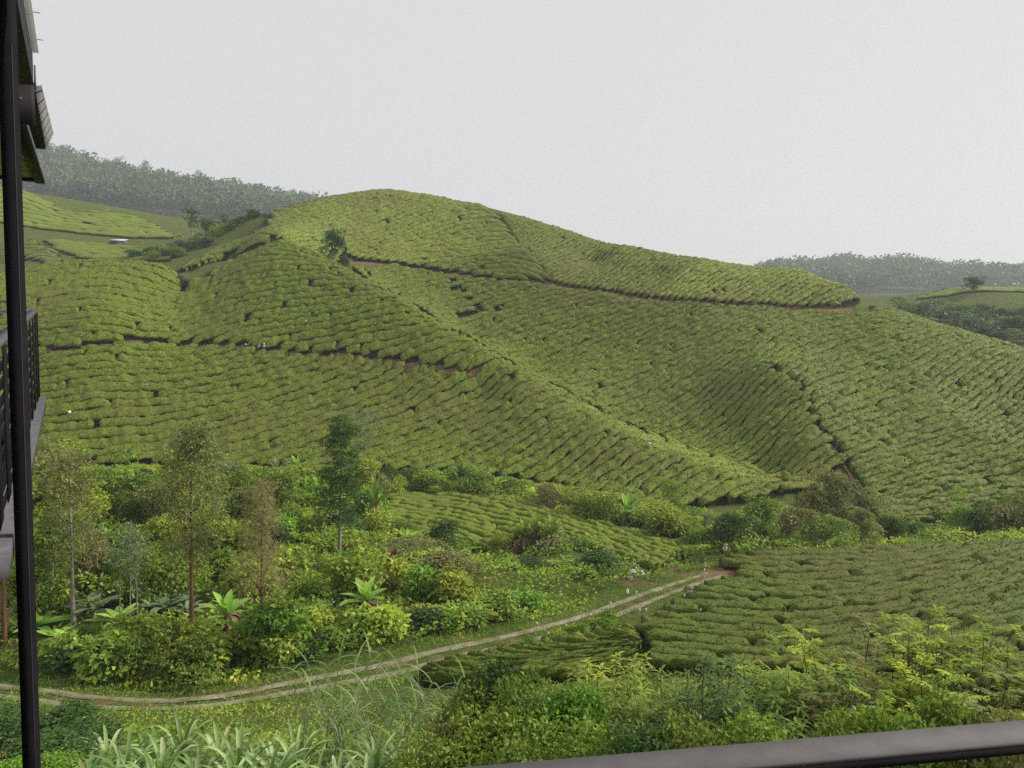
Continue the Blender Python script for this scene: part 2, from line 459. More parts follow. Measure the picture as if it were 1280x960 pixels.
def ribbon(name, xy, width, off, mat, kind='structure', wob=.12, lat=0.0, seed=1, m=7):
    d = np.gradient(xy, axis=0); d /= np.linalg.norm(d, axis=1)[:, None] + 1e-9
    nrm = np.c_[-d[:, 1], d[:, 0]]
    s = np.r_[0, np.cumsum(np.linalg.norm(np.diff(xy, axis=0), axis=1))]
    hw = width / 2 * (1 + wob * 2 * vnoise(s / 1.3, s * 0 + seed, seed)) ; c = lat + wob * vnoise(s / 2.1, s * 0 + 3, seed)
    w = np.linspace(-1, 1, m)
    rag = wob * .8 * np.stack([vnoise(s / .55, s * 0 + k, seed + 5) for k in (0, 9)], 1)
    V = np.empty((len(xy), m, 3))
    for j, ww in enumerate(w):
        lw = c + ww * hw + (rag[:, 0] if j == 0 else rag[:, 1] if j == m - 1 else 0)
        V[:, j, :2] = xy + nrm * lw[:, None]
        V[:, j, 2] = tz(V[:, j, 0], V[:, j, 1]) + off - (.10 if j in (0, m - 1) else 0)
    return tag(obj(name, MB().grid(V[:, ::-1]).build(name, mat, True)), kind=kind)
TRACK = polyline('-90 862 46|-40 864 44|0 867 43|60 873 42.3|120 881 41.6|200 884 41.5|270 880 42.2|330 871 43.5|400 857 45.3|480 842 47.5|560 822 50.5|640 802 53.4|700 788 56.3|760 771 60.3|810 752 63.8|850 735 67|884 722 69.5|893 718 70.5')
ROAD_LOW = polyline('-60 440|20 438|100 438|222 437|330 441|440 449|520 459|600 466|664 470')
ROAD_TOP = polyline('428 328|470 331|500 335|560 345|620 352|690 359|760 369|870 381|930 386|1000 389|1060 392|1078 392.5')
ROAD_MID = polyline('600 391|580 370|566 352')
PATH_D = polyline('940 461|962 462|1000 490|1018 530|1040 560|1062 592|1092 642')
PATH_MID = polyline('566 399|600 393|640 390')
WALKS = [ROAD_LOW, ROAD_TOP]
SMALL = [PATH_D, ROAD_MID, PATH_MID]

# ------------------------------------------------------------------ tea: every row a hedge of its own
# name | outline in survey pixels | guides: px py slope pitch(px)
TEA = [
 ('lobe', 'hedge of clipped tea curving over the rounded shoulder at the left of the hill', 'tea hedges on the rounded left shoulder',
  '-70 352^|20 354^|60 339^|110 334^|155 334^|200 337^|220 349|221 372|221 400|223 442|120 444|20 444|-70 446',
  '40 372 -.35 12|60 350 -.3 11|110 352 -.02 11|110 400 -.03 13|30 410 -.1 13|180 360 .2 11|195 395 .25 13|170 420 .1 13|110 425 0 13'),
 ('upper_face', 'hedge of clipped tea on the spur face above the workers footpath', 'tea hedges on the spur face above the footpath',
  '224 349|280 325^|350 306^|385 321^|420 338^|460 360^|500 383^|550 413^|600 443^|655 468|600 473|520 466|440 455|330 446|226 443|223 400|224 372',
  '250 370 -.32 12|260 410 -.36 13|300 340 -.2 10|340 320 -.08 9|340 370 -.24 12|340 410 -.22 13|420 370 -.1 12|430 420 -.28 14|500 410 -.12 13|520 440 -.3 14|570 440 -.22 14|620 455 -.3 13'),
 ('lower_face', 'hedge of clipped tea on the dark lower spur face below the workers footpath', 'tea hedges on the lower spur face',
  '-70 436|20 434|120 433|222 433|330 436|440 443|520 453|600 460|662 474^|700 503^|750 533^|800 563^|850 583^|900 600^|975 615|960 624|890 630|800 640|700 608|600 595|500 588|400 585|300 584|200 580|110 580|20 577|-70 584',
  '40 470 0 14|60 520 -.08 15|60 560 -.12 15|150 470 0 14|170 530 -.22 15|230 470 -.18 15|250 540 -.28 16|330 480 -.25 15|350 550 -.34 16|430 490 -.32 16|450 560 -.42 17|520 500 -.42 16|560 560 -.55 17|620 500 -.5 17|650 570 -.7 18|720 540 -.75 18|760 600 -.85 18|820 590 -.75 18|860 610 -.6 17|920 615 -.35 14'),
 ('flank', 'hedge of clipped tea on the bright strip right of the long spur crest', 'tea hedges on the bright spur flank',
  '690 490|705 501|750 528|800 557|850 577|900 594|980 611|1040 617|1015 611|960 602|920 590|880 575|830 554|770 533|720 503',
  '720 510 .3 8|770 538 .28 9|830 562 .22 10|890 586 .12 11|950 603 .05 9'),
 ('bowl', 'hedge of clipped tea in the hollow between the spur crest and the far rib', 'tea hedges in the hollow below the dirt road',
  '440 338|500 339|560 349|620 357|690 364|760 374|870 386|930 391|990 395|940 440|938 462|958 466|994 492|1012 530|1034 562|1052 594|1030 608|1015 608|962 597|922 584|882 569|832 548|772 526|722 498|690 482|650 463|600 433|550 403|500 373|460 350',
  '470 346 -.15 9|520 365 -.22 9|580 380 -.3 9|600 420 -.28 10|650 390 -.25 9|680 440 -.38 10|720 400 -.3 9|740 470 -.42 10|800 410 -.38 9|800 460 -.42 10|830 520 -.6 11|870 440 -.5 10|890 500 -.7 11|900 560 -.9 12|930 420 -.55 10|950 500 -.85 12|960 560 -1.0 13|1000 570 -.85 13'),
 ('crown_left', 'hedge of clipped tea on the left half of the summit dome', 'tea hedges on the left half of the summit dome',
  '305 282|330 271^|350 266^|400 254^|440 247^|480 242^|540 253^|600 265^|622 277|650 312|688 354|640 350|600 345|560 339|500 330|450 325|425 318|395 320|350 302|315 298',
  '350 285 -.3 6|400 275 -.38 6|440 300 -.4 6.5|480 265 -.45 6.5|520 315 -.15 7|540 280 -.35 7|590 290 -.25 7|620 330 -.12 8|560 325 -.08 8'),
 ('crown_right', 'hedge of clipped tea under the long falling skyline right of the summit', 'tea hedges under the long falling skyline',
  '626 277^|650 281^|700 297^|770 316^|850 332^|900 339^|960 344^|1000 342^|1060 365^|1122 392^|1060 387|1000 384|930 381|870 376|760 364|692 354|655 312',
  '680 320 -.3 8|720 320 -.5 8|740 350 -.45 8|790 345 -.7 9|850 355 -.8 9|900 365 -.75 9|960 360 -.6 9|1010 365 -.45 9|1055 374 -.35 9|1090 387 -.25 8'),
 ('rib', 'hedge of clipped tea on the broad rib right of the brown footpath', 'tea hedges on the broad right rib',
  '996 396|1060 399|1080 412|1100 429|1135 468|1170 508|1225 548|1282 590|1400 640|1400 655|1280 618|1200 640|1150 652|1104 656|1096 640|1070 592|1046 560|1026 530|1008 490|968 458|944 455|948 438',
  '1000 420 -.4 13|1050 430 -.3 13|1000 460 -.42 14|1060 480 -.4 15|1040 540 -.45 16|1110 490 -.45 16|1110 550 -.35 16|1160 560 -.25 16|1120 610 -.3 15|1180 610 -.2 15|1240 600 -.2 14'),
 ('right_slope', 'hedge of clipped tea on the slope beyond the lit rib at the right edge', 'tea hedges on the far right slope',
  '1066 401|1130 400^|1200 424^|1280 451^|1400 489^|1400 634|1286 586|1229 545|1174 506|1139 466|1104 427|1084 410',
  '1110 415 -.15 11|1150 430 -.45 12|1190 460 -.65 14|1240 480 -.75 15|1200 500 -.7 15|1250 540 -.7 16|1280 490 -.75 15|1290 570 -.6 15'),
 ('field', 'hedge of clipped tea in the near field beside the concrete track', 'tea hedges of the near field',
  '899 712|906 704|950 698|1000 695|1130 689|1280 683|1420 679|1420 850|1250 850|1130 845|1000 846|900 846|812 846|806 806|792 792|830 768|862 752|882 738|892 724',
  '930 708 .12 11|930 730 .08 12|960 760 .03 12|900 770 .05 12|860 790 .1 12|1000 705 -.03 10|1030 740 -.08 12|1050 790 -.1 13|1100 720 -.15 12|1150 760 -.22 13|1200 710 -.2 12|1240 760 -.3 14|1280 720 -.3 13'),
 ('lower_field', 'hedge of clipped tea on the lower corner of the near field', 'tea hedges in the lower corner of the near field',
  '520 846|560 832|600 821|640 813|690 806|740 797|786 792|800 806|806 846|700 856|600 860|530 862',
  '560 842 .35 13|600 832 .35 13|650 825 .33 13|700 815 .3 13|740 808 .25 12'),
 ('patch', 'hedge of clipped tea on the small pale knoll in the valley', 'tea hedges on the pale knoll',
  '474 664|480 642|492 624|560 624|640 631|700 644|760 662|820 677|872 691|848 701|820 720|790 708|745 694|700 684|650 684|600 692|540 682',
  '520 640 .16 9|540 670 .24 9|600 640 .18 9|600 675 .28 9|680 655 .25 9|680 680 .36 9|750 680 .34 9|800 690 .34 9|840 692 .32 9'),
 ('saddle', 'hedge of clipped tea on the saddle slope behind the spur', 'tea hedges on the saddle behind the spur',
  '226 343|262 318|300 290|330 280|350 282|350 299|318 311|280 320|250 332',
  '270 316 -.3 8|310 300 -.35 8|335 290 -.3 7'),
 ('far_left', 'hedge of clipped tea on the bright hill at the far left', 'tea hedges on the bright far left hill',
  '-20 236^|20 242^|85 269^|130 268^|180 280^|228 297|200 303|140 303|100 296|20 286|-20 284',
  '50 268 .15 4|100 285 .12 4|150 290 .14 4|200 295 .2 4'),
 ('far_spur', 'hedge of clipped tea on the small spur behind the left shoulder', 'tea hedges on the small far left spur',
  '18 300|40 304|70 320|95 333|60 332|20 344',
  '35 320 -.2 5|60 325 .3 5|25 335 -.3 6'),
 ('far_slope', 'hedge of clipped tea on the shaded slope under the far left hill', 'tea hedges on the shaded far left slope',
  '40 294|100 305|150 308|200 318|215 328|150 327|110 326|70 314',
  '90 310 .1 5|140 318 .08 5|180 322 .08 5'),
 ('far_right', 'hedge of clipped tea on the bare ridge beyond the right skyline', 'tea hedges on the ridge beyond the right skyline',
  '1112 382|1150 375|1180 365|1215 361|1290 364|1290 372|1215 370|1190 382|1160 388',
  '1150 380 -.2 4|1220 366 -.05 4|1190 374 -.2 4'),
]
def inpoly(x, y, poly):
    c = np.zeros(x.shape, bool); n = len(poly)
    for i in range(n):
        x0, y0 = poly[i]; x1, y1 = poly[(i + 1) % n]
        if y0 == y1: continue
        k = ((y0 > y) != (y1 > y)) & (x < (x1 - x0) * (y - y0) / (y1 - y0) + x0)
        c ^= k
    return c
NEAR = {'field', 'lower_field', 'patch'}
POLY = {}
for nm, lab, grp, outl, gd in TEA:
    dmin = 40 if nm in NEAR else 95
    pl = []
    for t in outl.split('|'):
        crest = t.endswith('^')                          # a point on a crest: the planting goes on over it
        px, py = map(float, t.rstrip('^').split())
        p = hit(px, py, dmin)[:2]
        pl.append(p * (1 + (7.0 if nm[:5] in ('crown', 'right', 'lobe') else 3.2) / np.linalg.norm(p)) if crest else p)
    pl = np.array(pl)
    if nm not in NEAR:                                   # neighbours close up to each other
        e = np.roll(pl, -1, 0) - np.roll(pl, 1, 0); e /= np.linalg.norm(e, axis=1)[:, None]
        o_ = np.c_[e[:, 1], -e[:, 0]]
        a_ = np.sum(pl[:, 0] * np.roll(pl[:, 1], -1) - np.roll(pl[:, 0], -1) * pl[:, 1])
        pl = pl + o_ * (2.0 if nm == 'flank' else 1.7 if nm in ('rib', 'bowl') else .9) * (1 if a_ > 0 else -1)
    POLY[nm] = pl
def dist_to(xy, line):
    d = np.full(len(xy), 1e9)
    L = line[::3]
    for i in range(0, len(xy), 20000):
        d[i:i + 20000] = np.sqrt(((xy[i:i + 20000, None] - L[None]) ** 2).sum(-1)).min(1)
    return d
def fit_phase(gd, dmin, c0, sc):
    deg = [(1, 0), (0, 1), (2, 0), (1, 1), (0, 2), (3, 0), (2, 1), (1, 2), (0, 3)]
    def feat(p):
        x, y = (p[..., 0] - c0[0]) / sc, (p[..., 1] - c0[1]) / sc
        return np.stack([x ** a * y ** b for a, b in deg], -1)
    rows, rhs, tang = [], [], []
    for g in gd.split('|'):
        px, py, sl_, pt = map(float, g.split()); pt *= .58
        t = np.array([1, sl_]) / math.hypot(1, sl_); nn = np.array([t[1], -t[0]])
        L = 10.0 if pt > 6 else 6.0
        a, b = hit(px - t[0] * L, py - t[1] * L, dmin), hit(px + t[0] * L, py + t[1] * L, dmin)
        # pitch is measured on the hill as it faces the eye
        e = .75 * pt
        u_, v_ = hit(px + nn[0] * e, py + nn[1] * e, dmin), hit(px - nn[0] * e, py - nn[1] * e, dmin)
        d = (b - a)[:2]; l = np.linalg.norm(d); tang.append(d / l)
        rows.append((feat(b[:2]) - feat(a[:2])) / l * 6); rhs.append(0)
        rows.append(feat(u_[:2]) - feat(v_[:2])); rhs.append(1.5)
    Am, bm = np.array(rows), np.array(rhs)
    reg = np.diag([.001, .001, .006, .006, .006, .03, .03, .03, .03])
    c = np.linalg.lstsq(np.r_[Am, reg], np.r_[bm, np.zeros(9)], rcond=None)[0]
    return (lambda p: feat(p) @ c), np.mean(tang, 0)
PROF = [(.16, -.25, 1), (.15, .42, 1), (.02, .58, 0), (.0, .80, 0), (.05, .96, 0), (.2, 1.05, 0), (.5, 1.09, 0), (.8, 1.05, 0), (.95, .94, 0), (1., .76, 0), (.98, .56, 0), (.85, .42, 1), (.84, -.25, 1)]
PROF_NEAR = [(.10, -.25, 1), (.09, .22, 1), (.01, .32, 0), (.0, .72, 0), (.05, .92, 0), (.2, 1.02, 0), (.5, 1.06, 0), (.8, 1.02, 0), (.95, .92, 0), (1., .70, 0), (.99, .32, 0), (.91, .22, 1), (.9, -.25, 1)]
PROF_FAR = [(.1, -.2, 1), (.0, .55, 0), (.1, .95, 0), (.5, 1.08, 0), (.9, .92, 0), (1., .55, 0), (.9, -.2, 1)]
HEDGES = []
for nm, lab, grp, outl, gd in TEA:
    dmin = 40 if nm in NEAR else 95
    poly = POLY[nm]
    c0 = poly.mean(0); sc = np.abs(poly - c0).max()
    psi, es = fit_phase(gd, dmin, c0, sc)
    es = es / np.linalg.norm(es); et = np.array([-es[1], es[0]])
    far = nm.startswith('far')
    near = nm in NEAR
    S_, T_ = (poly - c0) @ es, (poly - c0) @ et
    ds = .30 if near else (1.8 if far else .48)
    s = np.arange(S_.min(), S_.max(), ds)
    gx, gy = np.meshgrid(np.linspace(S_.min(), S_.max(), 40), np.linspace(T_.min(), T_.max(), 40))
    pp = c0 + gx[..., None] * es + gy[..., None] * et
    ins = inpoly(pp[..., 0], pp[..., 1], poly)
    pv = psi(pp)[ins]
    ks = np.arange(math.floor(pv.min()), math.ceil(pv.max()) + 2)
    # table search for psi(s,t)=k along t, then Newton
    tt = np.linspace(T_.min() - 3, T_.max() + 3, 260)
    P3 = c0 + s[:, None, None] * es + tt[None, :, None] * et
    ps = psi(P3)                                        # (S, nt)
    ins3 = inpoly(P3[..., 0], P3[..., 1], poly)
    T = np.full((len(ks), len(s)), np.nan)
    sgn = 1 if np.nanmean(np.diff(ps, axis=1)) > 0 else -1
    for a in range(len(ks)):
        f = (ps - ks[a]) * sgn
        cr = (f[:, :-1] < 0) & (f[:, 1:] >= 0)
        i = np.argmax(cr, axis=1); ok = cr.any(1)
        r = np.arange(len(s))
        f0, f1 = f[r, i], f[r, i + 1]
        T[a, ok] = (tt[i] + (tt[1] - tt[0]) * (-f0 / np.where(f1 - f0 == 0, 1, f1 - f0)))[ok]
    if sgn < 0: T = T[::-1]
    pitch = np.nanmedian(np.diff(T, axis=0)) if len(ks) > 1 else 2
    seed = sum(map(ord, nm))
    for a in range(len(ks)):                            # the wandering furrows between rows
        T[a] += pitch * (.27 * vnoise(s / (pitch * .7), s * 0 + a * 7.3, seed) + .30 * vnoise(s / (pitch * 2.6), s * 0 + a * 3.1, seed + 1)
                         + .20 * vnoise(s / .9, s * 0 + a * 5.7, seed + 2))
    walks = WALKS if not near else [TRACK]
    for a in range(len(ks) - 1):
        t0, t1 = T[a].copy(), T[a + 1].copy()
        w = t1 - t0
        mid = (t0 + t1) / 2
        c = c0 + s[:, None] * es + mid[:, None] * et
        e0 = c0 + s[:, None] * es + (t0 + .15 * w)[:, None] * et; e1 = c0 + s[:, None] * es + (t1 - .15 * w)[:, None] * et
        v = ~np.isnan(w) & (w > pitch * .25) & (w < pitch * 4)
        cc = np.nan_to_num(c)
        v &= inpoly(cc[:, 0], cc[:, 1], poly)
        if not v.any(): continue
        cl = np.full(len(s), 1e9)
        for wk in walks:
            for q in (cc,) if not near else (cc, np.nan_to_num(e0), np.nan_to_num(e1)):
                cl = np.minimum(cl, dist_to(q, wk))
        v &= cl > (2.0 if near else .75)
        if not near:
            cs = np.full(len(s), 1e9)
            for wk in SMALL: cs = np.minimum(cs, dist_to(cc, wk))
            v &= cs > .45
        # breaks between bushes in a row
        notch = np.ones(len(s))
        pos = s[0] + random.uniform(0, 6)
        while pos < s[-1]:
            if random.random() < (.28 if not far else .08):
                i = int((pos - s[0]) / ds)
                if random.random() < .12: v[max(i, 0):i + (2 if near else 1)] = False
                else: notch[max(i, 0):i + (2 if near else 1)] = random.uniform(.25, .6)
            pos += random.uniform(5, 16) * (.6 if near else 1)
        # runs
        idx = np.nonzero(v)[0]
        if not len(idx): continue
        runs = [r for r in np.split(idx, np.nonzero(np.diff(idx) > 1)[0] + 1) if len(r) * ds > (1.0 if near else 1.6)]
        if not runs: continue
        prof = PROF_FAR if far else PROF_NEAR if near else PROF
        m = len(prof)
        Vs, Qs, Ms, nv = [], [], [], 0
        hrow = (.9 if near else 1.15) if nm != 'patch' else 1.0
        for r in runs:
            L = len(r)
            taper = np.minimum(1, np.minimum(np.arange(L) + .35, L - 1 - np.arange(L) + .35) / (.5 / ds + .5))
            taper = np.sqrt(np.clip(taper, .3, 1))
            gap = np.clip(.17 * pitch, .36 if near else .22, .58)
            ge = gap * (1 + 1.0 * vnoise(s[r] / 3.0, s[r] * 0 + a, seed + 4)) * .5
            a0, a1 = t0[r] + ge, t1[r] - ge
            md = (a0 + a1) / 2; hw = (a1 - a0) / 2 * (.7 + .3 * taper) * (.72 + .28 * notch[r])
            h = hrow * (1 + .22 * vnoise(s[r] / 2.3, s[r] * 0 + a * 2.7, seed + 9) + .34 * vnoise(s[r] / .75, s[r] * 0 + a * 1.7, seed + 10)) * (.6 + .4 * taper) * notch[r]
            V = np.empty((L, m, 3))
            lo = c0 + s[r][:, None] * es + (md - hw)[:, None] * et; hi = c0 + s[r][:, None] * es + (md + hw)[:, None] * et
            zl, zh = tz(lo[:, 0], lo[:, 1]), tz(hi[:, 0], hi[:, 1])
            for j, (wv, hv, mm) in enumerate(prof):
                V[:, j, :2] = lo * (1 - wv) + hi * wv
                V[:, j, 2] = zl * (1 - wv) + zh * wv + hv * h
            jit = (.06 if near else .13) * (rng.random(V.shape) - .5) * 2
            jit[..., 2] *= 1.1
            jit[:, [0, 1, -2, -1]] = 0
            V += jit
            i = np.arange(L - 1)[:, None] * m; j = np.arange(m - 1)[None]
            Qd = np.stack([i + j, i + m + j, i + m + j + 1, i + j + 1], -1)
            mm = np.repeat(np.array([prof[q][2] or prof[q + 1][2] for q in range(m - 1)])[None], L - 1, 0)
            caps = []                                       # closed ends
            for b in (0, (L - 1) * m):
                for q in range(m // 2):
                    caps.append([b + q, b + q + 1, b + m - 2 - q, b + m - 1 - q] if q + 1 < m - 2 - q else [b + q, b + q + 1, b + m - 1 - q, b + m - 1 - q])
            caps = [k for k in caps if len(set(k)) == 4]
            Vs.append(V.reshape(-1, 3)); Qs.append(np.r_[Qd.reshape(-1, 4), np.array(caps, int)] + nv); nv += L * m
            Ms.append(np.r_[mm.ravel(), np.zeros(len(caps), int)])
        V = np.concatenate(Vs)
        Qa, Ma = np.concatenate(Qs), np.concatenate(Ms)
        if not far:                                         # sprigs standing off the plucked surface
            tq = Qa[(Ma == 0)]
            tp = V[tq]
            ar_ = np.linalg.norm(np.cross(tp[:, 2] - tp[:, 0], tp[:, 3] - tp[:, 1]), axis=1) / 2
            ns = int(ar_.sum() * (5 if nm == 'patch' else 10 if near else 3.2))
            pk = rng.choice(len(tq), ns, p=ar_ / ar_.sum())
            w4 = rng.random((ns, 2)); qd = tp[pk]
            pos_ = (qd[:, 0] * (1 - w4[:, :1]) + qd[:, 1] * w4[:, :1]) * (1 - w4[:, 1:]) + (qd[:, 3] * (1 - w4[:, :1]) + qd[:, 2] * w4[:, :1]) * w4[:, 1:]
            dd_ = rng.normal(size=(ns, 3)) * .7 + np.array([0, 0, .55])
            dd_ /= np.linalg.norm(dd_, axis=1)[:, None]
            bb_ = np.cross(dd_, rng.normal(size=(ns, 3))); bb_ /= np.linalg.norm(bb_, axis=1)[:, None] + 1e-9
            ll = (.17 if near else .34) * (.6 + .8 * rng.random((ns, 1))); pos_ = pos_ - dd_ * ll * .35
            lv = np.stack([pos_, pos_ + dd_ * ll * .5 + bb_ * ll * .3, pos_ + dd_ * ll, pos_ + dd_ * ll * .5 - bb_ * ll * .3], 1).reshape(-1, 3)
            Qa = np.r_[Qa, np.arange(ns * 4).reshape(-1, 4) + len(V)]; Ma = np.r_[Ma, np.zeros(ns, int)]
            V = np.r_[V, lv]
        q = (V - CAM) @ Fw
        area = sum(len(r) for r in runs) * ds * pitch / np.median(q) ** 2
        u, v_ = 640 + F * ((V - CAM) @ Rc) / q, 480 - F * ((V - CAM) @ Uc) / q
        if not ((u > 0) & (u < 1280)).any(): area = 0
        HEDGES.append((area, nm, a, grp, V, Qa, Ma))
def nth(i):
    w = ('first', 'second', 'third', 'fourth', 'fifth', 'sixth', 'seventh', 'eighth', 'ninth', 'tenth', 'eleventh', 'twelfth')
    return w[i - 1] if i <= 12 else '%d%s' % (i, 'th' if 10 < i % 100 < 14 else {1: 'st', 2: 'nd', 3: 'rd'}.get(i % 10, 'th'))
WHERE = {'lobe': ('on the rounded left shoulder', 'the footpath'), 'upper_face': ('on the spur face', 'the footpath'), 'lower_face': ('on the lower spur face', 'the scrub'), 'flank': ('on the bright flank beside the spur crest', 'the gully'),
         'bowl': ('in the hollow right of the spur', 'the gully'), 'crown_left': ('on the summit dome', 'the dirt road'), 'crown_right': ('under the falling skyline', 'the dirt road'), 'rib': ('on the broad right rib', 'its foot'),
         'right_slope': ('on the slope at the right edge', 'its foot'), 'field': ('in the near field by the track', 'the rail side'), 'lower_field': ('in the low field corner before the track', 'the rail'), 'patch': ('on the pale knoll', 'its near edge'),
         'far_left': ('on the bright far left hill', 'its foot'), 'far_spur': ('on the small far left spur', 'its foot'), 'far_slope': ('on the shaded far left slope', 'its foot'), 'far_right': ('on the ridge beyond the right skyline', 'its foot'), 'saddle': ('on the saddle behind the spur', 'its foot')}
rank = {}
for h_ in sorted(HEDGES, key=lambda h: (h[1], h[2])): rank.setdefault(h_[1], []).append(h_[2])
HEDGES = [(h[0], h[1], 'tea hedge %s, %s row up from %s' % (WHERE[h[1]][0], nth(rank[h[1]].index(h[2]) + 1), WHERE[h[1]][1]), *h[3:]) for h in HEDGES]
HEDGES.sort(key=lambda h: -h[0])
mass = []
for k, (ar, nm, lab, grp, V, Qd, mi) in enumerate(HEDGES):
    if k < 300 and ar > 0:
        b = V[len(V) // 2].copy(); b[2] = tz(b[0], b[1])
        o = obj('tea_hedge', mesh('tea_hedge', V - b, Qd, (M_TEAY if nm in ('patch', 'far_left', 'far_right') else M_TEA_LIT if nm in ('crown_left', 'crown_right', 'flank') else M_TEAN if nm in NEAR else M_TEA, M_STEM), mi, None, False), None, b)
        tag(o, lab, 'tea hedge', grp)
    else:
        mass.append((V, Qd, np.where((mi == 0) & (nm == 'far_left' or nm == 'patch'), 2, mi)))
if mass:
    off = np.cumsum([0] + [len(x[0]) for x in mass[:-1]])
    tag(obj('tea_hedges', mesh('tea_hedges', np.concatenate([x[0] for x in mass]), np.concatenate([x[1] + o_ for x, o_ in zip(mass, off)]),
                                (M_TEA, M_STEM, M_TEAY), np.concatenate([x[2] for x in mass]), None, False)), kind='stuff')
print('hedges', len(HEDGES), sum(len(h[5]) for h in HEDGES), {t[0]: sum(1 for h in HEDGES if h[1] == t[0]) for t in TEA})

# ------------------------------------------------------------------ terrain mesh
ys = [-19.0]
while ys[-1] < 1590: ys.append(ys[-1] + max(.55, .011 * (ys[-1] + 20)))
ys = np.array(ys); us = np.linspace(-1.02, 1.02, 430)
GX = us[None] * (ys[:, None] + 46); GY = np.repeat(ys[:, None], len(us), 1)
GZ = tz(GX, GY) + .10 * vnoise(GX / 1.7, GY / 1.7, 3) + .05 * vnoise(GX / .6, GY / .6, 4)
V = np.stack([GX, GY, GZ], -1)
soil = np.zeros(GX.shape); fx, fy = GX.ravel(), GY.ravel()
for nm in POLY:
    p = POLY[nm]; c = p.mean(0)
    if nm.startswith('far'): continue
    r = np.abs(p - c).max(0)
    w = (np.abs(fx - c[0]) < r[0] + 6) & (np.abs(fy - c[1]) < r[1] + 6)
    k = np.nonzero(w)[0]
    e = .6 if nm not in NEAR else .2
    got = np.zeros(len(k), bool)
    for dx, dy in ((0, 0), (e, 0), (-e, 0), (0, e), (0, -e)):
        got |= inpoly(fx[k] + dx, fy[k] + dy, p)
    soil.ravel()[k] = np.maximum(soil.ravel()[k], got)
occ = np.zeros((330, 420), bool)              # earth with painted furrow shade, only where hedges stand on it
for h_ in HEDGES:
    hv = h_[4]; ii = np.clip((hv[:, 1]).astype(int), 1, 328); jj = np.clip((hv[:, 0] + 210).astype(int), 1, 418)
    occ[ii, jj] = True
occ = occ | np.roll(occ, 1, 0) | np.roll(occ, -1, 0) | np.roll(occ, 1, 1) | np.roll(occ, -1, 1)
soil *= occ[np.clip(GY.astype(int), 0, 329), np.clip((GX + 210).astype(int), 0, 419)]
hillzone = (fy > 95) & (fy < 285) & (dist_to(np.c_[fx, fy], np.array([[0, 0]])) < 1e8)
bare = np.zeros(GX.shape)
near_w = (fy > 35) & (fy < 260) & (np.abs(fx) < 190)
k = np.nonzero(near_w)[0]
xy = np.c_[fx[k], fy[k]]
bare.ravel()[k] = np.maximum(np.clip(1.2 - dist_to(xy, ROAD_TOP) / 2.3, 0, 1), np.clip(1.3 - dist_to(xy, ROAD_LOW) / 1.3, 0, 1))
bank = [hit(905, 714, 60)[:2], hit(885, 712, 60)[:2], hit(848, 712, 60)[:2], hit(795, 725, 60)[:2], hit(830, 718, 60)[:2]]
bb = np.full(len(k), 1e9)
for b_, rad in zip(bank, (3.2, 3., 2.6, 1.8, 1.8)): bb = np.minimum(bb, np.sqrt(((xy - b_) ** 2).sum(1)) / rad)
bare.ravel()[k] = np.maximum(bare.ravel()[k], np.clip(1.7 - bb, 0, 1))
dtrk = dist_to(xy, TRACK)
bare.ravel()[k] = np.maximum(bare.ravel()[k], np.where(dtrk < 1.0, .38, 0))
m, n_, l_ = newmat('ground_cover')
fine = noise(n_, l_, 5, 5, .75); midn = noise(n_, l_, .55, 4, .65)
g = ramp(n_, l_, fine, [(.3, (.035, .06, .014)), (.55, (.085, .115, .024)), (.75, (.15, .17, .045))])
g = mix(n_, l_, ramp(n_, l_, midn, [(.45, (0, 0, 0)), (.62, (.6, .6, .6))]), g, (.14, .13, .045))
sd_ = ramp(n_, l_, fine, [(.3, (.010, .010, .005)), (.7, (.032, .030, .015))])  # earth between the rows, darkened so its colour carries the furrow shade
dr = ramp(n_, l_, fine, [(.3, (.12, .07, .04)), (.7, (.26, .165, .10))])
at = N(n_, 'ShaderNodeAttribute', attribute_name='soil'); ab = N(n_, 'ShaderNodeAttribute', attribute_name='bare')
jm = N(n_, 'ShaderNodeMath', operation='ADD'); l_.new(ab.outputs['Fac'], jm.inputs[0])
jn = N(n_, 'ShaderNodeMath', operation='MULTIPLY_ADD'); l_.new(midn, jn.inputs[0]); jn.inputs[1].default_value = 1.2; jn.inputs[2].default_value = -.62
l_.new(jn.outputs[0], jm.inputs[1])
fb = ramp(n_, l_, jm.outputs[0], [(.35, (0, 0, 0)), (.55, (1, 1, 1))])
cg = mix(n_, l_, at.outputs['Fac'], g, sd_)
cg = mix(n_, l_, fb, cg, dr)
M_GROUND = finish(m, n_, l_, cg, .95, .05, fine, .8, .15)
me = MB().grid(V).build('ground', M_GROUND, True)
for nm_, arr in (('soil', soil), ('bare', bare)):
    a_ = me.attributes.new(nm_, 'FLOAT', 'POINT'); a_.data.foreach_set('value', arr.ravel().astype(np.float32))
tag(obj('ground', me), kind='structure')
ribbon('track', TRACK[TRACK[:, 1] > 20], .62, .13, M_TRACK, lat=.80, seed=2)
ribbon('track', TRACK[TRACK[:, 1] > 20], .62, .13, M_TRACK, lat=-.80, seed=8)
for w_, wd in ((ROAD_LOW, .45), (ROAD_TOP, 1.2), (ROAD_MID, .5), (PATH_D, .5), (PATH_MID, .5)):
    ribbon('footpath' if wd < 1.0 else 'dirt_road', w_, wd, .12, M_DIRT, seed=int(wd * 10), wob=.3)

